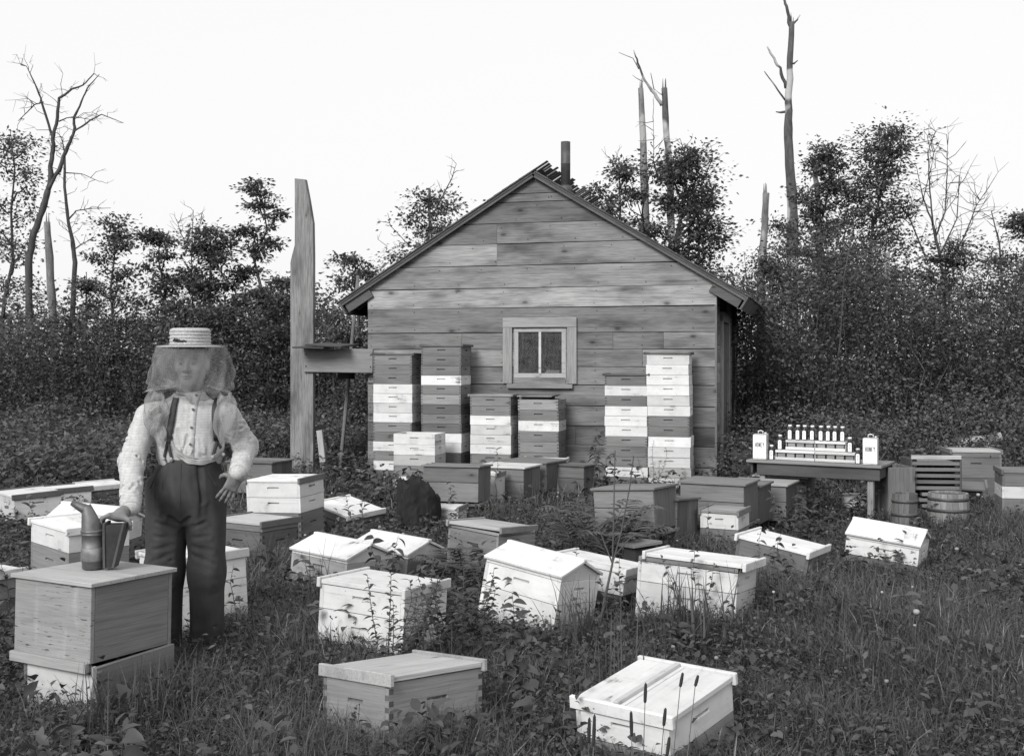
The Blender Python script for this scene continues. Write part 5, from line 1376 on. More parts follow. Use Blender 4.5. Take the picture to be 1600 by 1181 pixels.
# ================================================================== VEGETATION HELPERS
vr = np.random.default_rng(77)
def rand_dirs(n, r=vr):
    v_ = r.normal(size=(n, 3)); return v_ / np.linalg.norm(v_, axis=1)[:, None]
def norm(v_): return v_ / (np.linalg.norm(v_, axis=1)[:, None] + 1e-9)
def leaf_quads(P, D, S, wr=.55, r=vr, up=.5):
    """rhombic leaves: base P, direction D, length S -> verts, quads"""
    n = len(P); nrm = rand_dirs(n, r); nrm[:, 2] = np.abs(nrm[:, 2]) + up
    side = norm(np.cross(D, nrm)); up_ = norm(np.cross(side, D)); S = np.asarray(S)[:, None]
    a = P; m_ = P + D * S * .45 + up_ * S * .04; t_ = P + D * S - up_ * S * .06
    V = np.stack([a, m_ + side * S * wr * .5, t_, m_ - side * S * wr * .5], 1).reshape(-1, 3)
    return V, np.arange(n * 4).reshape(n, 4)
def leaf_fold(P, D, S, wr=.5, r=vr, up=.8, nrm=None):
    """closer leaves: pointed oval with a folded midrib, 4 quads"""
    n = len(P)
    if nrm is None: nrm = rand_dirs(n, r) * .7; nrm[:, 2] = np.abs(nrm[:, 2]) + up
    side = norm(np.cross(D, nrm)); up_ = norm(np.cross(side, D)); S = np.asarray(S)[:, None]; w_ = S * wr * .5
    b0 = P; m1 = P + D * S * .33 + up_ * S * .02; m2 = P + D * S * .68 - up_ * S * .02; t_ = P + D * S - up_ * S * .16
    l1 = m1 + side * w_ + up_ * w_ * .35; r1 = m1 - side * w_ + up_ * w_ * .35; l2 = m2 + side * w_ * .72 + up_ * w_ * .2; r2 = m2 - side * w_ * .72 + up_ * w_ * .2
    V = np.stack([b0, m1, m2, t_, l1, l2, r1, r2], 1).reshape(-1, 3); o_ = (np.arange(n) * 8)[:, None]
    tri = np.concatenate([o_ + [0, 1, 4], o_ + [0, 6, 1], o_ + [2, 3, 5], o_ + [2, 7, 3]]); qd = np.concatenate([o_ + [1, 2, 5, 4], o_ + [1, 6, 7, 2]])
    return V, tri, qd
def leaf_fine(P, D, S, wr=.5, r=vr, up=.8, seg=6):
    """single-plant leaves: rounded outline, folded midrib, drooping tip, slightly toothed"""
    n = len(P); nrm = rand_dirs(n, r) * .7; nrm[:, 2] = np.abs(nrm[:, 2]) + up
    side = norm(np.cross(D, nrm)); up_ = norm(np.cross(side, D)); S = np.asarray(S)[:, None]; rows_ = []
    for i in range(seg + 1):
        f = i / seg; w_ = S * wr * .5 * (math.sin(PI * min(1, f ** .72)) ** .8 + (.012 if 0 < i < seg else 0)) * r.uniform(.9, 1.1, (n, 1)); c_ = P + D * S * f + up_ * S * (.06 * math.sin(f * 3) - .24 * f * f)
        rows_ += [c_, c_ + side * w_ + up_ * w_ * .38, c_ - side * w_ + up_ * w_ * .38]
    k_ = 3 * (seg + 1); V = np.stack(rows_, 1).reshape(-1, 3); o_ = (np.arange(n) * k_)[:, None]; qd = []
    for i in range(seg): a_, b_ = 3 * i, 3 * i + 3; qd += [o_ + [a_, b_, b_ + 1, a_ + 1], o_ + [a_, a_ + 2, b_ + 2, b_]]
    return V, np.concatenate(qd), k_
def tones(n, per, lo=.6, hi=1.45, r=vr): return np.repeat(r.uniform(lo, hi, n), per)
def clump_leaves(centres, rads, per, size, flat=.55, r=vr, lo=.55, hi=1.5):
    """leaf sprays: gaussian clumps, flattened; returns verts, quads, tone"""
    n = len(centres); k = np.repeat(np.arange(n), per); N_ = len(k)
    off = r.normal(size=(N_, 3)) * np.asarray(rads)[k][:, None] * np.array([1, 1, flat]) * .62
    P = np.asarray(centres)[k] + off
    D = norm(off * np.array([1, 1, .6]) + r.normal(size=(N_, 3)) * .05 + np.array([0, 0, -.02]) + rand_dirs(N_, r) * .08)
    V, Q = leaf_quads(P, D, size * r.uniform(.6, 1.35, N_), .62, r)
    ct = r.uniform(.75, 1.25, n)[k] * r.uniform(lo, hi, N_)
    return V, Q, np.repeat(ct, 4)
def base_at(px, d): return Vector(((px - CX) / FPX * d, d, -.08))
tr_rng = np.random.default_rng(101)
def wiggle(a, b, n, amp, r):
    a = np.array(a, float); b = np.array(b, float); L = np.linalg.norm(b - a)
    pts = [a + (b - a) * f for f in np.linspace(0, 1, n)]
    for i in range(1, n - 1): pts[i] = pts[i] + r.normal(size=3) * amp * L
    return pts
def leafy_tree(label, px, d, ytop, ybot, halfw, ncl, per, size, lean=0, seed=0, trunk_r=.07, crown='oval', group='leafy trees at the clearing edge', name='leafy_tree', dense=1.0, flat=.5, cat='tree'):
    """trunk, main limbs, twigs ending in small flattened sprays of leaves"""
    r = np.random.default_rng(1000 + seed); root_p = base_at(px, d)
    o = empty(name, label, cat, root_p, (0, 0, 0), group)
    zt, zb = EYE - (ytop - HY) / FPX * d + .08, EYE - (ybot - HY) / FPX * d + .08; hw = halfw / FPX * d
    top = np.array([lean / FPX * d, r.normal() * .2, zt]); tk = wiggle((0, 0, 0), top * np.array([1, 1, .98]), 8, .014, r)
    mb = MB(); mb.tube(tk, [trunk_r * (1 - .88 * i / 7) for i in range(8)], 8)
    def on_trunk(z_):
        i_ = min(6.99, max(0, z_ / zt * 7)); j_ = int(i_); return np.array(tk[j_]) * (1 - i_ + j_) + np.array(tk[j_ + 1]) * (i_ - j_)
    cs = []; rs = []; nl = max(7, ncl // 3); lobes = r.uniform(.55, 1.15, 7)
    for l_ in range(nl):
        f = (l_ + r.uniform(0, 1)) / nl; z_ = zb + (zt - zb) * f
        prof_ = {'oval': math.sin(PI * min(.96, f * .80 + .17)) ** .8, 'spire': (1 - f) * .85 + .10, 'layer': .30 + .70 * (1 - f * .75), 'round': math.sqrt(max(0.03, 1 - (2 * f - .9) ** 2 / 1.25))}[crown]
        th = l_ * 2.4 + r.uniform(-.5, .5); rr_ = hw * prof_ * lobes[int(th * 1.1) % 7] * r.uniform(.75, 1.2)
        tip = on_trunk(z_) * np.array([1, 1, 0]) + np.array([math.cos(th) * rr_, math.sin(th) * rr_ * .85, z_])
        st_ = on_trunk(max(.15 * zt, z_ - rr_ * r.uniform(.35, .8))); limb = wiggle(st_, tip, 6, .045, r)
        mb.tube(limb, [trunk_r * (.34 - .055 * i) for i in range(6)], 5, False)
        nt_ = r.integers(4, 8)
        for q_ in range(nt_):
            i_ = r.uniform(1.6, 5); j_ = min(4, int(i_)); p_ = np.array(limb[j_]) * (1 - i_ + j_) + np.array(limb[j_ + 1]) * (i_ - j_)
            dv = unit(tip - st_) * .4 + unit(r.normal(size=3)) * np.array([1, 1, .55]); L = hw * r.uniform(.12, .36); e_ = p_ + unit(dv) * L
            mb.tube([p_, (p_ + e_) / 2 + r.normal(size=3) * .03, e_], [trunk_r * .10, trunk_r * .07, trunk_r * .03], 4, False)
            cs.append(e_); rs.append(max(.15, hw * r.uniform(.12, .42)) * dense)
        cs.append(tip); rs.append(max(.13, hw * .15) * dense)
    mb.build('trunk', M_BARK, o)
    tot = ncl * per * 1.35; V, Q, T = clump_leaves(np.array(cs), np.array(rs), max(12, int(tot / len(cs))), size * .80, flat, r)
    link('crown', np_mesh('crown', V, quads=Q, tone=T), M_TREELEAF, o)
    return o
def dead_tree(label, d, lines_, mat, seed=0, twigs=0, twig_len=.4, name='dead_tree', splinter=True, group='dead trees at the clearing edge'):
    """lines_: list of (pixel polyline, start radius px, end radius px); depth drifts gently along every limb"""
    r = np.random.default_rng(2000 + seed); base = base_at(lines_[0][0][0][0], d)
    o = empty(name, label, 'dead tree', base, (0, 0, 0), group); ends = []
    for li, (pl_, r0, r1) in enumerate(lines_):
        pts = [np.array(at(x, y, d)) for x, y in pl_]
        if li == 0: pts[0] = np.array(base)
        fine = []
        for i in range(len(pts) - 1):
            for s in np.linspace(0, 1, 4, endpoint=False): fine.append(pts[i] * (1 - s) + pts[i + 1] * s)
        fine.append(pts[-1]); dy = 0.0 if li == 0 else r.uniform(-.35, .35); n_ = len(fine)
        pr_ = [(r0 + (r1 - r0) * i / (n_ - 1)) / FPX * d for i in range(n_)]
        fine = [f_ + np.array([0, dy * i / n_, 0]) + (r.normal(size=3) * pr_[i] * (.07 if li == 0 and r0 > 4 else .25) if 0 < i < n_ - 1 else 0) - np.array(base) for i, f_ in enumerate(fine)]
        pr_ = [p_ * (1 + r.normal() * .06) for p_ in pr_]
        mb = MB().tube(fine, pr_, 12 if r0 > 4 else 6)
        if li == 0 and splinter:
            tp = np.array(fine[-1])
            for q_ in range(4):
                a_ = r.uniform(0, 2 * PI); e_ = pr_[-1] * .6; mb.tube([tp + np.array([math.cos(a_) * e_, math.sin(a_) * e_, -.15]), tp + np.array([math.cos(a_) * e_, math.sin(a_) * e_, r.uniform(.04, .22)])], [pr_[-1] * .4, .004], 5)
        mb.build('trunk' if li == 0 else 'limb', mat, o)
        ends += [(fine[j], np.array(fine[j]) - np.array(fine[max(j - 1, 0)])) for j in range(2 if li else n_ // 2, n_)]
    if twigs:
        mb = MB()
        for k_ in range(twigs):
            p_, t_ = ends[r.integers(len(ends))]; t_ = unit(t_ + r.normal(size=3) * .08)
            dr_ = unit(t_ * .6 + unit(r.normal(size=3)) * .9 + np.array([0, 0, .25])); L = twig_len * r.uniform(.3, 1.0)
            q_ = wiggle(p_, p_ + dr_ * L, 4, .08, r); mb.tube(q_, [.007, .006, .004, .0025], 4, False)
            d2 = unit(dr_ + r.normal(size=3) * .6); mb.tube([q_[2], q_[2] + d2 * L * .45], [.004, .002], 3, False)
        mb.build('twigs', mat, o)['kind'] = 'stuff'
    return o

# ================================================================== TREES: LEFT EDGE OF THE CLEARING
dead_tree('tall forked dead tree with bare upswept limbs at the field edge', 24, [
    ([(58, 690), (55, 585), (46, 500), (44.5, 410), (53, 364), (67, 329), (75, 297)], 6, 4.6),
    ([(75, 297), (83, 250), (84, 219), (91, 194), (96, 156), (117, 142), (135, 137), (153, 119)], 4, .7),
    ([(84, 219), (76, 190), (68, 156), (59, 130), (50, 109)], 2.4, .6), ([(68, 160), (53, 163), (40, 174), (24, 187)], 1.2, .5),
    ([(75, 297), (92, 265), (107, 226), (116, 205), (114.5, 183), (124, 165), (135, 138), (154, 116)], 3.6, .6),
    ([(115, 206), (139, 188), (157, 178), (173, 184), (189, 190)], 1.5, .4), ([(92, 190), (105, 185), (120, 184), (150, 190)], 1.1, .4)], M_BARK, 1, 60, .7, splinter=False)
dead_tree('slim dead tree with drooping side twigs beside the forked one', 24.6, [
    ([(112, 690), (110, 540), (117, 410), (113, 375), (106, 343), (101, 293), (101, 236)], 4.6, 1.6),
    ([(106, 345), (117, 329), (142, 325), (170, 324)], 1.4, .4), ([(102, 270), (128, 272), (156, 284)], 1.0, .4), ([(115, 390), (130, 380), (150, 370)], 1.1, .4), ([(101, 240), (95, 215), (88, 208)], 1.0, .4)], M_BARK, 2, 45, .6, splinter=False)
dead_tree('broken pale snag without limbs among the slim dead trees', 23.5, [([(86, 690), (83, 500), (78, 420), (73.5, 347)], 7.0, 5.0)], M_BARKP, 3)
leafy_tree('lacy leafy tree cut off at the meadow side, behind the snags', 10, 25, 190, 500, 80, 46, 80, .10, seed=1, crown='layer', dense=.9)
leafy_tree('open young tree with thin crown between snags and dense maples', 180, 24, 350, 560, 58, 40, 85, .10, seed=2, dense=.95)
leafy_tree('round-headed young maple next to the open young tree', 254, 23.5, 352, 600, 50, 40, 110, .10, seed=3)
leafy_tree('dense dark maple with a broad low crown', 328, 23, 360, 620, 72, 70, 150, .10, seed=4, crown='oval')
leafy_tree('slender tree with layered leaf sprays rising over the maples', 410, 23, 294, 600, 54, 50, 105, .10, seed=5, crown='layer', flat=.28)
leafy_tree('shorter bushy tree filling the gap beside the post', 448, 22, 430, 640, 50, 40, 110, .09, seed=21)
leafy_tree('thin pale-leaved sapling between the two dead trees', 135, 23, 420, 600, 40, 26, 70, .09, seed=22)
dead_tree('thin bare sapling top poking out above the maples', 24, [([(300, 690), (301, 480), (299, 400), (302, 330)], 1.8, .5), ([(300, 400), (285, 365), (281, 345)], .8, .3), ([(300, 390), (316, 350), (322, 335)], .8, .3)], M_BARK, 4, 26, .5, splinter=False)
leafy_tree('leafy tree between the post and the shed eave', 553, 19.5, 392, 640, 54, 46, 110, .085, seed=6)
leafy_tree('leafy tree showing above the shed\'s post-side roof slope', 672, 21, 312, 560, 80, 60, 100, .09, seed=7, crown='oval')
dead_tree('broken dry twin stick standing above the roof slope', 21.5, [([(668, 690), (668, 400), (671, 345), (671, 295)], 2.6, 2.2), ([(671, 345), (690, 310), (706, 280), (711, 264)], 1.6, .5), ([(671, 390), (630, 380), (600, 392)], 1.0, .4), ([(640, 384), (612, 355), (605, 342)], .8, .4)], M_BARK, 5, 30, .5, splinter=False)
# trees behind the shed and to its right
leafy_tree('dark leafy tree with a wide crown behind the stovepipe slope', 1068, 20.5, 238, 480, 82, 76, 130, .095, seed=8, crown='oval', trunk_r=.11)
leafy_tree('small dark tufted tree hard behind the roof slope', 968, 20, 255, 440, 50, 38, 100, .085, seed=9)
dead_tree('bare dead crown threading the tufted tree behind the roof', 21, [([(1010, 690), (1006, 360), (1003, 330), (1012, 290)], 2.2, .8), ([(1006, 340), (985, 330), (955, 255)], 1.0, .3), ([(1003, 320), (1020, 250), (1018, 195)], 1.0, .3), ([(1006, 350), (980, 262), (952, 252)], .9, .3), ([(1080, 330), (1110, 255), (1112, 250)], .8, .3), ([(1100, 370), (1125, 362), (1146, 372)], 1.1, .4), ([(1075, 270), (1070, 235), (1064, 215)], 1.3, .4)], M_BARK, 6, 60, .5, splinter=False)
dead_tree('pale barkless snag with a jagged top behind the roof slope', 22, [([(1012, 690), (1010, 370), (1006, 270), (1004, 200), (1001, 138)], 7.5, 4.2)], M_BARKP, 7)
dead_tree('dark snag with a broken limb reaching over the shed side', 22.5, [([(1064, 690), (1048, 330), (1046, 262), (1041, 200), (1038, 138)], 6.5, 4.4), ([(1034, 165), (1022, 148), (1006, 128), (995, 102), (988, 84)], 3.0, .9), ([(1034, 148), (1022, 138), (1018, 112)], 1.2, .5), ([(998, 108), (990, 90), (968, 79)], .9, .4), ([(1005, 128), (995, 122), (989, 116)], .8, .3)], M_BARKD, 8)
dead_tree('very tall snag with stub branches and a bare pale patch', 24, [([(1240, 690), (1239, 400), (1237, 300), (1232, 215), (1232, 160), (1234, 110), (1237, 35)], 9.5, 4.2), ([(1235, 42), (1228, 12), (1221, -6)], 3.0, 1.6), ([(1239, 38), (1247, 30), (1254, 19)], 1.8, .9), ([(1228, 138), (1218, 108), (1205, 88), (1197, 75)], 2.8, 1.2), ([(1227, 157), (1210, 136), (1192, 114)], 1.6, .7), ([(1227, 175), (1217, 171)], 2.2, 1.0), ([(1240, 100), (1248, 93)], 1.6, .7)], M_BARKD, 9)
dead_tree('short bare snag leaning over the thicket by the eave', 19.5, [([(1188, 690), (1189, 432), (1194, 370), (1197, 302)], 7.0, 5.2)], M_BARKP, 10)
dead_tree('thin broken snag wrapped by leaves beside the tallest one', 22, [([(1284, 690), (1281, 400), (1277, 300), (1271, 252)], 6, 3.6), ([(1270, 256), (1266, 240)], .8, .4)], M_BARKP, 11)
leafy_tree('tall narrow leafy tree hugging the thin broken snag', 1286, 21, 232, 520, 56, 90, 100, .085, seed=10, crown='oval')
leafy_tree('leafy tree with a raised spray of leaves over the thicket', 1345, 20.5, 206, 520, 95, 100, 95, .085, seed=31, crown='spire', lean=34)
leafy_tree('bushy tree between the short snag and the tallest snag', 1215, 19, 400, 600, 46, 40, 95, .08, seed=23)
leafy_tree('bushy tree under the bare fan-shaped dead tree', 1480, 19.5, 380, 600, 60, 50, 95, .08, seed=24)
dead_tree('bare fan-shaped dead tree rising out of the thicket', 20.5, [([(1478, 690), (1476, 440), (1468, 400), (1458, 352)], 3.2, 2.2), ([(1458, 352), (1440, 310), (1428, 262)], 1.5, .4), ([(1458, 352), (1452, 300), (1448, 240), (1452, 222)], 1.4, .4), ([(1462, 370), (1480, 330), (1486, 270), (1490, 222)], 1.5, .4), ([(1468, 400), (1500, 340), (1508, 270)], 1.4, .4), ([(1476, 430), (1510, 365), (1528, 320), (1550, 290)], 1.4, .4), ([(1450, 410), (1430, 350), (1420, 318)], 1.6, .5), ([(1440, 320), (1460, 260), (1470, 230)], .8, .3)], M_BARK, 12, 120, .7, splinter=False)
leafy_tree('leafy treetop at the meadow end of the thicket', 1592, 20, 328, 560, 48, 44, 95, .085, seed=12)
dead_tree('crooked bare branch standing beside the meadow-end treetop', 20, [([(1562, 690), (1565, 440), (1562, 380), (1549, 330)], 2.4, .8), ([(1562, 380), (1570, 365)], .8, .4)], M_BARK, 13, 10, .4, splinter=False)

# ================================================================== THICKETS (masses nobody could count)
def thicket(name, label, x0, x1, y0, y1, topf, ncl, per, size, seed, flat=.7, rad=(.22, .42), val=None, stems=260):
    r = np.random.default_rng(3000 + seed)
    X = r.uniform(x0, x1, ncl); f = r.uniform(0, 1, ncl); Y = y0 + (y1 - y0) * r.uniform(0, 1, ncl) ** 1.2
    top = np.array([topf(x) for x in X]) * (1 - .22 * (1 - (Y - y0) / (y1 - y0)) ** 2 * 1.2); Z = .05 + top * f ** .8
    # the front bulges like real scrub
    Y = Y + .5 * np.sin(X * 1.9 + 2 * Z) * .5 + .35 * np.sin(X * 4.3 + 1.0)
    V, Q, T = clump_leaves(np.stack([X, Y, Z], 1), r.uniform(*rad, ncl), per, size, flat, r, .45, 1.6)
    o = link(name, np_mesh(name, V, quads=Q, tone=T), M_TREELEAF); tag(o, label, 'thicket', None, 'stuff')
    st = []; mb = MB()
    for k_ in range(stems):
        x = r.uniform(x0, x1); y = r.uniform(y0, y1); h = topf(x) * r.uniform(.5, .95); mb.tube(wiggle((x, y, -.05), (x + r.normal() * .25, y + r.normal() * .2, h), 5, .03, r), [.018, .015, .012, .008, .004], 4, False)
    s_ = mb.build('stems', M_BARK, o); s_['kind'] = 'stuff'
def topR(x):      # outline of the right thicket: height over x (at about 18 m)
    return 2.95 + .34 * math.sin(x * 1.7) + .22 * math.sin(x * 4.1 + 1) + .12 * math.sin(x * 9.0) + .80 * math.exp(-((x - 5.3) / .9) ** 2) + .25 * math.exp(-((x - 8.0) / .7) ** 2)
thicket('thicket', 'dense dark scrub of small leaves behind shed and honey table', 3.0, 12.5, 16.2, 19.8, topR, 2100, 64, .058, 1)
thicket('thicket', 'low leafy growth under and behind the honey table', 2.6, 8.4, 12.7, 15.6, lambda x: .62 + .25 * math.sin(x * 2.3) + .5 * max(0, min(1, (x - 3.4))) * .8, 480, 50, .050, 2, rad=(.14, .26), stems=60)
def topL(x): return 2.45 + .75 * math.exp(-((x + 6.2) / 2.0) ** 2) + .30 * math.sin(x * 1.3 + 1) + .2 * math.sin(x * 3.7) + .12 * math.sin(x * 7.7)
thicket('thicket', 'dark scrub under the trees along the field edge', -17, -2.5, 21.5, 25.5, topL, 2000, 56, .072, 3, rad=(.28, .5))
thicket('thicket', 'distant wood closing the view behind the field and shed', -26, 22, 30, 36, lambda x: 2.9 + .6 * math.sin(x * .7) + .35 * math.sin(x * 2.1), 1300, 40, .17, 4, rad=(.5, .9), stems=80)
thicket('raspberry_canes', 'waist-high leafy weeds of the field behind the hives', -13.5, -4.3, 13.2, 21.5, lambda x: .48 + .14 * math.sin(x * 2.1) + .08 * math.sin(x * 5), 1600, 34, .075, 5, flat=.6, rad=(.14, .28), stems=120)
thicket('raspberry_canes', 'leafy weeds behind the far packing case and the post', -4.3, -1.7, 16.6, 21.5, lambda x: .50 + .1 * math.sin(x * 3.1), 420, 34, .075, 6, flat=.6, rad=(.14, .28), stems=40)

thicket('thicket', 'wood on the near side of the clearing, mirrored in the window panes', -26, -4, -19, -13, lambda x: 4.6 + 1.2 * math.sin(x * .9) + .6 * math.sin(x * 2.3), 700, 34, .22, 9, rad=(.6, 1.1), stems=40)

# ================================================================== GRASS AND GROUND HERBS
def free(x, y):
    ok = np.ones(len(x), bool)
    for cx_, cy_, yw, ha, hb_ in FOOT:
        dx, dy = x - cx_, y - cy_; c_, s_ = math.cos(yw), math.sin(yw); u_ = dx * c_ + dy * s_; v_ = -dx * s_ + dy * c_
        ok &= ~((np.abs(u_) < ha) & (np.abs(v_) < hb_))
    return ok
def scatter(n, d0, d1, r, margin=.7):
    d = np.sqrt(r.uniform(d0 ** 2, d1 ** 2, n)); x = r.uniform(-1, 1, n) * (.457 * d + margin); k = free(x, d); return x[k], d[k]
def patch(x, y, s=1.0):            # slow variation so cover is uneven
    return .5 + .25 * np.sin(1.9 * x * s + .6 * y) + .15 * np.sin(3.7 * x * s - 2.3 * y * s + 1) + .10 * np.sin(7 * x * s + 5 * y * s)
def grass(name, label, n, d0, d1, h, wd, seed, seg=3, bend=1.0):
    r = np.random.default_rng(4000 + seed); x, y = scatter(n, d0, d1, r); n = len(x); z = ground_z(x, y)
    pt = patch(x, y); hh = h * (.45 + .9 * pt) * r.uniform(.45, 1.35, n); ww = wd * r.uniform(.6, 1.4, n)
    a = r.uniform(0, 2 * PI, n) ; sw = .6 * np.sin(x * 2.3 + y * 1.7); a = a * .75 + sw
    dr_ = np.stack([np.cos(a), np.sin(a), np.zeros(n)], 1); be = r.uniform(.15, 1.15, n) * bend; B = np.stack([x, y, z], 1); sd = np.stack([-np.sin(a + r.normal(0, .5, n)), np.cos(a), np.zeros(n)], 1) * ww[:, None]
    V = []; 
    for i in range(seg + 1):
        f = i / seg; ctr = B + dr_ * (hh * be * f ** 1.9)[:, None]; ctr[:, 2] += hh * (f - .35 * be * f ** 2.4)
        if i < seg: V += [ctr - sd * (1 - .72 * f), ctr + sd * (1 - .72 * f)]
        else: V += [ctr]
    k_ = 2 * seg + 1; V = np.stack(V, 1).reshape(-1, 3); o_ = (np.arange(n) * k_)[:, None]
    qd = np.concatenate([o_ + [2 * i, 2 * i + 1, 2 * i + 3, 2 * i + 2] for i in range(seg - 1)]); tri = o_ + [2 * seg - 2, 2 * seg - 1, 2 * seg]
    tn_ = r.uniform(.55, 1.35, n) * (.75 + .5 * pt); dry = r.uniform(0, 1, n) < .05; tn_[dry] *= 2.8
    o = link(name, np_mesh(name, V, tri, qd, np.repeat(tn_, k_)), M_GRASS); tag(o, label, 'grass', None, 'stuff'); return o
grass('grass', 'tangled grass in the foreground between the nearest hives', 105000, 3.0, 6.6, .20, .0031, 1, 3)
grass('grass', 'grass between the middle rows of hives', 85000, 6.6, 11.0, .19, .0046, 2, 2)
grass('grass', 'rough grass by the shed, table and field', 60000, 11.0, 22.0, .22, .0085, 3, 2)
def herbs(name, label, n, d0, d1, h, size, seed, per=5, wr=.6):
    """low broad-leaved plants: rosettes and sprigs of leaves"""
    r = np.random.default_rng(5000 + seed); x, y = scatter(n, d0, d1, r); keep = r.uniform(0, 1, len(x)) < np.clip(1.15 - patch(x, y, .8) * .75, .15, 1) * np.where((x > .10 * y) & (y < 11), .5, 1.0); x, y = x[keep], y[keep]; n = len(x)
    hh = h * r.uniform(.35, 1.25, n); sz = size * r.uniform(.6, 1.45, n); k_ = np.repeat(np.arange(n), per); N_ = len(k_)
    a = r.uniform(0, 2 * PI, N_); el = r.uniform(-.35, .75, N_); D = np.stack([np.cos(a) * np.cos(el), np.sin(a) * np.cos(el), np.sin(el)], 1)
    B = np.stack([x, y, ground_z(x, y)], 1)[k_]; B[:, 2] += hh[k_] * r.uniform(.25, 1.0, N_); B += D * (.012) + r.normal(size=(N_, 3)) * .014
    V, tri, qd = leaf_fold(B, D, sz[k_] * r.uniform(.7, 1.2, N_), wr, r)
    tn_ = (r.uniform(.6, 1.3, n)[k_]) * r.uniform(.7, 1.35, N_)
    o = link(name, np_mesh(name, V, tri, qd, np.repeat(tn_, 8), True), M_LEAF); tag(o, label, 'weeds', None, 'stuff')
herbs('clover_and_herbs', 'low clover and broad-leaved herbs in the foreground sward', 15000, 3.0, 6.8, .15, .030, 1, 6, .62)
herbs('clover_and_herbs', 'broad-leaved herbs among the middle hives', 12000, 6.8, 11.5, .18, .040, 2, 5, .55)
herbs('clover_and_herbs', 'leafy herbs at the foot of shed and field', 5000, 11.5, 20.0, .26, .075, 3, 5, .6)
herbs('tall_weeds', 'taller broad-leaved weeds rising through the near grass', 1100, 3.2, 8.5, .27, .058, 7, 9, .5)
herbs('tall_weeds', 'fine-leaved sprigs mixed into the near grass', 5000, 3.0, 7.5, .22, .026, 8, 8, .35)
# clover heads and daisies: pale dots in the meadow
r = np.random.default_rng(66); x, y = scatter(300, 3.4, 13, r); keep = (x > .12 * y) | (r.uniform(0, 1, len(x)) < .25); x, y = x[keep], y[keep]
ico = MB().lathe([(0, -.5), (.38, -.36), (.5, 0), (.38, .36), (0, .5)], 7); iv = np.array(ico.v); fi = [f_ for f_ in ico.f]
Vs = []; Ts = []; Qs = []; Trs = []
for i in range(len(x)):
    s_ = r.uniform(.007, .013) * (1 if r.uniform() < .85 else 1.5); h = r.uniform(.12, .26); c_ = np.array([x[i], y[i], float(ground_z(x[i], y[i])) + h]); n0 = sum(len(q_) for q_ in Vs); Vs.append(iv * s_ * 2 * np.array([1, 1, .8]) + c_); Ts.append(np.full(len(iv), r.uniform(1.2, 4.0)))
    for f_ in fi: (Qs if len(f_) == 4 else Trs).append([k_ + n0 for k_ in f_][:4])
    n0 += len(iv); b_ = np.array([x[i], y[i], -.03]); Vs.append(np.array([b_ + (-.0015, 0, 0), b_ + (.0015, 0, 0), c_ + (.001, 0, 0), c_ + (-.001, 0, 0)])); Ts.append(np.full(4, 1.0)); Qs.append([n0, n0 + 1, n0 + 2, n0 + 3])
o = link('clover_blossoms', np_mesh('clover_blossoms', np.concatenate(Vs), [q_ for q_ in Trs if len(q_) == 3] or None, Qs, np.concatenate(Ts), True), M_STEM); tag(o, 'pale clover heads and daisies dotted through the meadow', 'flowers', None, 'stuff')

# ================================================================== SINGLE PLANTS
def weed(label, px, d, ytop, seed, nst=1, spread=.06, lsize=.05, nl=22, wr=.42, leaf_from=.25, lean=0., name='leafy_weed', droop=.0, cat='weed', zbase=-.03, stem_r=.004, tone=1.0):
    """stems with alternate leaves; top height from the photograph"""
    r = np.random.default_rng(6000 + seed); p = base_at(px, d); p.z = zbase; zt = EYE - (ytop - HY) / FPX * d - zbase
    o = empty(name, label, cat, p); ms = MB(); P = []; D = []; S = []
    for k_ in range(nst):
        a_ = r.uniform(0, 2 * PI); h = zt * (1 if k_ == 0 else r.uniform(.6, .97)); b_ = np.array([math.cos(a_), math.sin(a_), 0]) * spread * .3 * (k_ > 0)
        tp = b_ + np.array([math.cos(a_) * spread * r.uniform(.6, 1.6) * (k_ > 0) + lean, math.sin(a_) * spread * (k_ > 0), h]); st = wiggle(b_, tp, 7, .02, r); ms.tube(st, [stem_r * (1 - .75 * i / 6) for i in range(7)], 5, False)
        st = np.array(st)
        for q_ in range(nl):
            f = leaf_from + (1 - leaf_from) * (q_ + r.uniform(0, .8)) / nl; i_ = min(5.99, f * 6); j_ = int(i_); pt = st[j_] * (1 - i_ + j_) + st[j_ + 1] * (i_ - j_)
            an = q_ * 2.4 + r.uniform(-.4, .4); el = r.uniform(-.25, .7) - droop; D.append((math.cos(an) * math.cos(el), math.sin(an) * math.cos(el), math.sin(el))); P.append(pt); S.append(lsize * r.uniform(.6, 1.25) * (1.1 - .45 * f))
    s_ = np_mesh('stem', np.array(ms.v), None, [f_ for f_ in ms.f if len(f_) == 4], np.full(len(ms.v), .75)); link('stem', s_, M_STEM, o)
    P = np.array(P); D = np.array(D); V, qd, k8 = leaf_fine(P, D, np.array(S), wr, r)
    link('leaves', np_mesh('leaves', V, None, qd, np.repeat(r.uniform(.6, 1.35, len(P)) * tone, k8), True), M_LEAF, o); return o
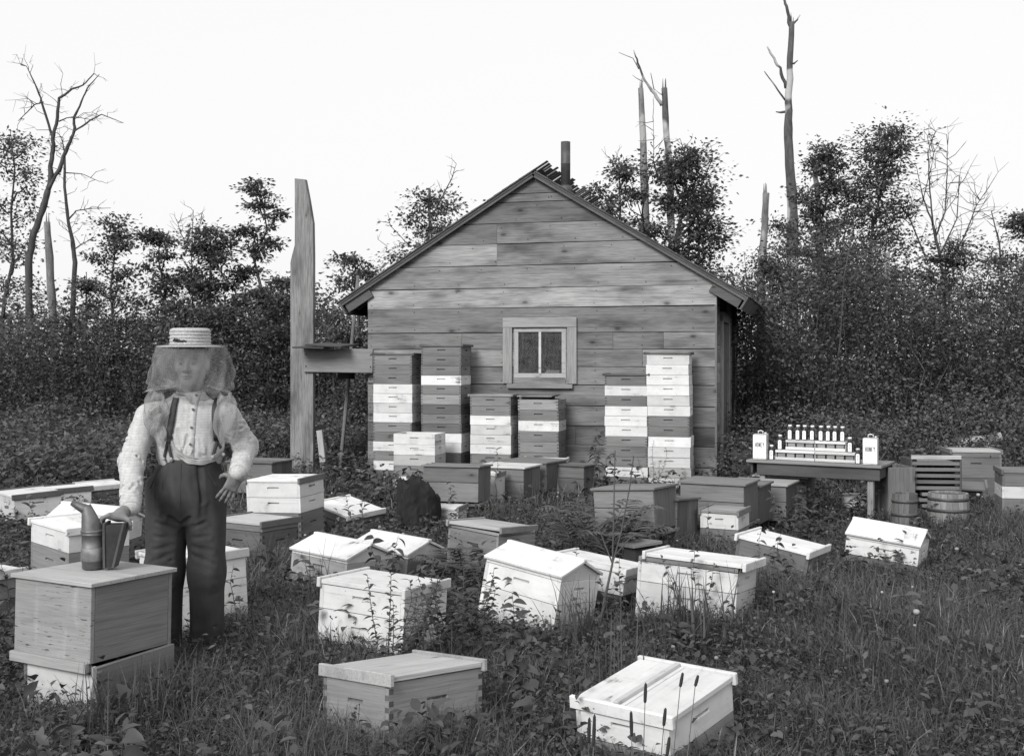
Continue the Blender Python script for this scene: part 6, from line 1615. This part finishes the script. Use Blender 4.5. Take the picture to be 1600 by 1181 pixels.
def fern(label, px, d, ytop, seed, nf=5, L=.55):
    r = np.random.default_rng(6500 + seed); p = base_at(px, d); p.z = -.03; o = empty('fern', label, 'fern', p, group=None); zt = EYE - (ytop - HY) / FPX * d
    for k_ in range(nf):
        a = 2 * PI * k_ / nf + r.uniform(-.4, .4); P = []; D = []; S = []; pts = []
        for i in range(18):
            f = i / 17; rad = L * f ** 1.1; pts.append(np.array([math.cos(a) * rad, math.sin(a) * rad, zt * (math.sin(f * 1.9) / math.sin(1.57)) * .95]))
        for i in range(3, 18):
            t_ = unit(pts[i] - pts[i - 1]); sd = unit(np.cross(t_, (0, 0, 1)))
            for s_ in (-1, 1): P.append(pts[i]); D.append(unit(sd * s_ + t_ * .45)); S.append(.15 * math.sin(PI * min(.98, (i - 2) / 17 + .12)) + .015)
        V, tri, qd = leaf_fold(np.array(P), np.array(D), np.array(S), .26, r, 2.5); fr_ = link('frond', np_mesh('frond', V, tri, qd, np.repeat(r.uniform(.9, 1.5, len(P)), 8), True), M_LEAF, o)
        ms = MB().tube(pts, [.004 * (1 - .7 * i / 17) for i in range(18)], 4, False); link('rachis', np_mesh('rachis', np.array(ms.v), None, ms.f, np.full(len(ms.v), .8)), M_STEM, fr_)
def timothy(label, px, ytip, ylow, d, lean, seed):
    """grass stalk with a dense dark cylinder of seed at its tip"""
    tip, low = at(px, ytip, d), at(px - lean * .3, ylow, d); b_ = Vector((tip.x - lean * .004, d, -.03)); o = empty('timothy_grass', label, 'grass stalk', b_, group='seeding timothy stalks before the white hive')
    ms = MB().tube([(0, 0, 0), (low - b_) * .55, low - b_], [.0022, .0018, .0014], 5, False); link('stalk', np_mesh('stalk', np.array(ms.v), None, ms.f, np.full(len(ms.v), 1.3)), M_STEM, o)
    a_, c_ = low - b_, tip - b_; ms = MB().tube([a_ + (c_ - a_) * f for f in (0, .08, .5, .92, 1)], [.002, .0052, .006, .0045, .001], 8); link('seed_head', np_mesh('seed_head', np.array(ms.v), None, [f_ for f_ in ms.f if len(f_) == 4], np.full(len(ms.v), .32)), M_STEM, o)
for i, (px, y0, y1, d, ln) in enumerate(((1009, 1066, 1098, 3.75, 4), (986, 1110, 1150, 3.6, -3), (1067, 1050, 1073, 3.85, 14), (1091, 1054, 1072, 3.85, 16), (1040, 1105, 1134, 3.65, 10), (921, 1120, 1160, 3.55, 3), (929, 1115, 1165, 3.5, 5), (1046, 1150, 1180, 3.5, 12), (908, 1148, 1172, 3.5, -4))):
    timothy('timothy stalk with a dark seed head before the battened white hive', px, y0, y1, d, ln, i)
def grass_clump(label, px, d, ytop, seed, n=60, spread=.10, wd=.006):
    r = np.random.default_rng(7000 + seed); p = base_at(px, d); p.z = -.03; h = EYE - (ytop - HY) / FPX * d; V = []; T = []; qd = []; tri = []
    for k_ in range(n):
        a = r.uniform(0, 2 * PI); b_ = np.array([r.normal() * spread * .4, r.normal() * spread * .3, 0]); hh = h * r.uniform(.5, 1.08); be = r.uniform(.05, .55); w_ = wd * r.uniform(.6, 1.2); sd = np.array([-math.sin(a), math.cos(a), 0]) * w_; n0 = len(V)
        for i in range(5):
            f = i / 4; c_ = b_ + np.array([math.cos(a), math.sin(a), 0]) * hh * be * f ** 2 + np.array([0, 0, hh * (f - .3 * be * f ** 3)]); V += [c_ - sd * (1 - .9 * f), c_ + sd * (1 - .9 * f)]
        for i in range(4): qd.append([n0 + 2 * i, n0 + 2 * i + 1, n0 + 2 * i + 3, n0 + 2 * i + 2])
        T += [r.uniform(.7, 1.5)] * 10
    o = link('grass_clump', np_mesh('grass_clump', np.array(V), None, qd, T), M_GRASS, None, None, p); tag(o, label, 'grass clump')
grass_clump('coarse upright grass clump at the end of the gabled two-storey hive', 905, 5.95, 884, 1, 80, .16)
grass_clump('broad-bladed grass clump before the long white hive', 1075, 6.1, 868, 2, 70, .26, .009)
grass_clump('grass clump at the corner of the two-storey hive with the shoot', 690, 5.3, 962, 3, 46, .14)
grass_clump('arching grass clump against the base of the big packing case', 150, 4.55, 1022, 4, 90, .22)
grass_clump('arching grass tuft between the packing case stand and the beekeeper', 225, 4.7, 1010, 5, 80, .22)
grass_clump('grass clump before the dovetailed hive', 735, 4.25, 1085, 6, 46, .14)
grass_clump('grass tuft in front of the low pale gabled hive', 495, 6.9, 836, 7, 24, .12)
grass_clump('grass tuft at the hip-side grey hive\'s corner', 420, 8.1, 795, 8, 26, .12)
grass_clump('coarse grass in the open between the battened hive and the gabled one', 960, 5.0, 935, 9, 70, .3)
grass_clump('tall meadow grass before the tipped plank-lid hive', 1240, 6.9, 880, 10, 70, .3)
weed('bushy dark shoot with many small leaves against the two-storey hive', 600, 5.25, 862, 1, 9, .20, .048, 52, .36, .25, .05, 'bush', cat='shoot')
weed('upright leafy sprig before the same hive\'s near corner', 630, 5.2, 905, 2, 3, .08, .06, 34, .30, .2, .03)
weed('narrow-leaved sprig at the two-storey hive\'s right edge', 655, 5.25, 915, 3, 2, .06, .05, 26, .28, .3)
weed('nettle-like weed with a nodding leafy head in the open grass', 800, 4.9, 925, 4, 2, .05, .085, 30, .48, .35, droop=.35)
weed('broad leafy bush between the two-storey hive and gabled hive', 722, 5.7, 868, 5, 9, .16, .062, 30, .5, .15, name='bush', cat='bush')
weed('dark drooping leaves hanging over the gabled lids', 612, 6.85, 838, 6, 4, .14, .10, 9, .55, .6, .04, droop=.5)
weed('dark leafy bush before the sloping white lid', 566, 8.6, 772, 7, 6, .18, .075, 18, .42, .2, name='bush', cat='bush')
weed('leafy weed leaning over the low pale gabled hive', 590, 7.0, 838, 8, 3, .10, .10, 10, .55, .45, -.02, droop=.4)
weed('broad-leaved weed standing before the flat-lidded white super', 30, 6.4, 822, 9, 3, .10, .085, 12, .45, .3)
weed('dark leafy weed before the white hive at the field edge', 48, 8.9, 770, 10, 4, .20, .09, 16, .5, .3)
weed('leafy sprays lying over the tipped plank lid', 1186, 7.45, 824, 11, 4, .14, .075, 9, .5, .55, .02, droop=.35)
weed('sprig of leaves arching onto the long white hive\'s lid', 1085, 6.55, 847, 12, 4, .12, .06, 12, .45, .5)
weed('ivy-like leaves crossing the flat lid behind the gabled hive', 900, 6.95, 854, 13, 3, .10, .055, 12, .55, .6)
weed('sprig growing up through the lid of the pale-lidded case', 775, 11.5, 700, 14, 1, .05, .10, 9, .45, .55)
weed('curling weed before the case behind the stump', 705, 10.55, 752, 15, 3, .12, .085, 10, .45, .5, droop=.3)
weed('vine of broad leaves climbing the shed wall between stacks', 932, 13.0, 672, 16, 4, .12, .12, 16, .5, .2, .06, name='climbing_vine', droop=.5, cat='vine')
weed('wispy seeding weed before the leaning white stack', 1022, 12.4, 688, 17, 4, .10, .045, 26, .25, .4)
weed('leafy bush between the cases and the honey table', 1252, 9.6, 765, 18, 9, .22, .085, 20, .5, .15, name='bush', cat='bush')
weed('bush growing in the shade below the tabletop', 1310, 10.9, 752, 19, 10, .26, .09, 20, .5, .15, name='bush', cat='bush')
weed('slim sprig before the little white super', 1107, 8.75, 782, 20, 1, .03, .07, 8, .4, .45)
weed('leafy weed at the base of the raised case', 1035, 8.25, 812, 21, 5, .18, .06, 18, .5, .2)
weed('low broad leaves by the beekeeper\'s boot', 372, 5.5, 930, 22, 4, .12, .06, 16, .5, .25)
weed('leafy weed in front of the hive behind the beekeeper\'s legs', 365, 5.9, 883, 23, 2, .06, .06, 14, .42, .4)
weed('weedy growth by the open white gabled hive in clover', 1400, 7.6, 862, 24, 6, .22, .04, 16, .5, .3)
weed('broad-leaved plant at the dovetailed hive\'s near corner', 610, 4.05, 1110, 25, 5, .10, .06, 9, .5, .2)
weed('dark sprig rising before the dovetailed hive\'s left board', 562, 4.1, 1098, 26, 1, .03, .05, 8, .45, .4)
weed('dark curled weed against the dovetailed hive\'s long side', 668, 4.2, 1096, 27, 5, .09, .04, 16, .4, .45)
for i, (px, d, yt, lb) in enumerate(((108, 3.85, 1106, 'tallest bramble, one big leaf raised before the packing case base'), (195, 3.75, 1138, 'bramble with drooping paired leaves below the packing case corner'), (55, 3.75, 1140, 'low bramble under the packing case\'s stained face'), (140, 3.6, 1150, 'lowest bramble, leaves flat in the grass between two others'))):
    weed(lb, px, d, yt, 30 + i, 2, .08, .105, 6, .72, .4, name='bramble', cat='bramble')['group'] = 'brambles in the near grass'
fern('fern with arching fronds before the raised case', 938, 8.25, 778, 1, 6, .5); fern('second smaller fern beside the raised case\'s stand', 965, 8.0, 812, 2, 5, .42); fern('fern fronds behind the gabled hive', 725, 7.6, 858, 3, 5, .36); fern('fern at the side of the skew-lidded hive', 905, 8.7, 800, 4, 5, .42)
# dry forked stems standing in front of the raised case
p0 = base_at(930, 6.1); o = empty('dry_stem', 'tall leafless stem forking in two before the raised case', 'dry stem', p0)
q_ = [at(930, 1010, 6.1) - p0, at(944, 940, 6.1) - p0, at(957, 880, 6.1) - p0]; q_[0].z = 0
ms = MB().tube(q_, [.009, .008, .006], 8, False).tube([q_[2], at(959, 800, 6.1) - p0, at(961, 703, 6.12) - p0], [.0045, .004, .003], 7).tube([q_[2], at(971, 830, 6.1) - p0, at(984, 760, 6.08) - p0, at(990, 712, 6.05) - p0], [.0045, .004, .0035, .003], 7).tube([q_[2], at(945, 850, 6.1) - p0, at(932, 815, 6.1) - p0], [.005, .004, .002], 5).tube([at(963, 865, 6.1) - p0, at(985, 840, 6.05) - p0, at(1003, 830, 6.0) - p0], [.004, .003, .002], 5)
link('stem', np_mesh('stem', np.array(ms.v), [f_ for f_ in ms.f if len(f_) == 3] or None, [f_ for f_ in ms.f if len(f_) == 4], np.full(len(ms.v), .8)), M_STEM, o)
weed('few dark leaves at the fork of the dry stem', 968, 6.0, 868, 40, 2, .06, .05, 6, .6, .75)
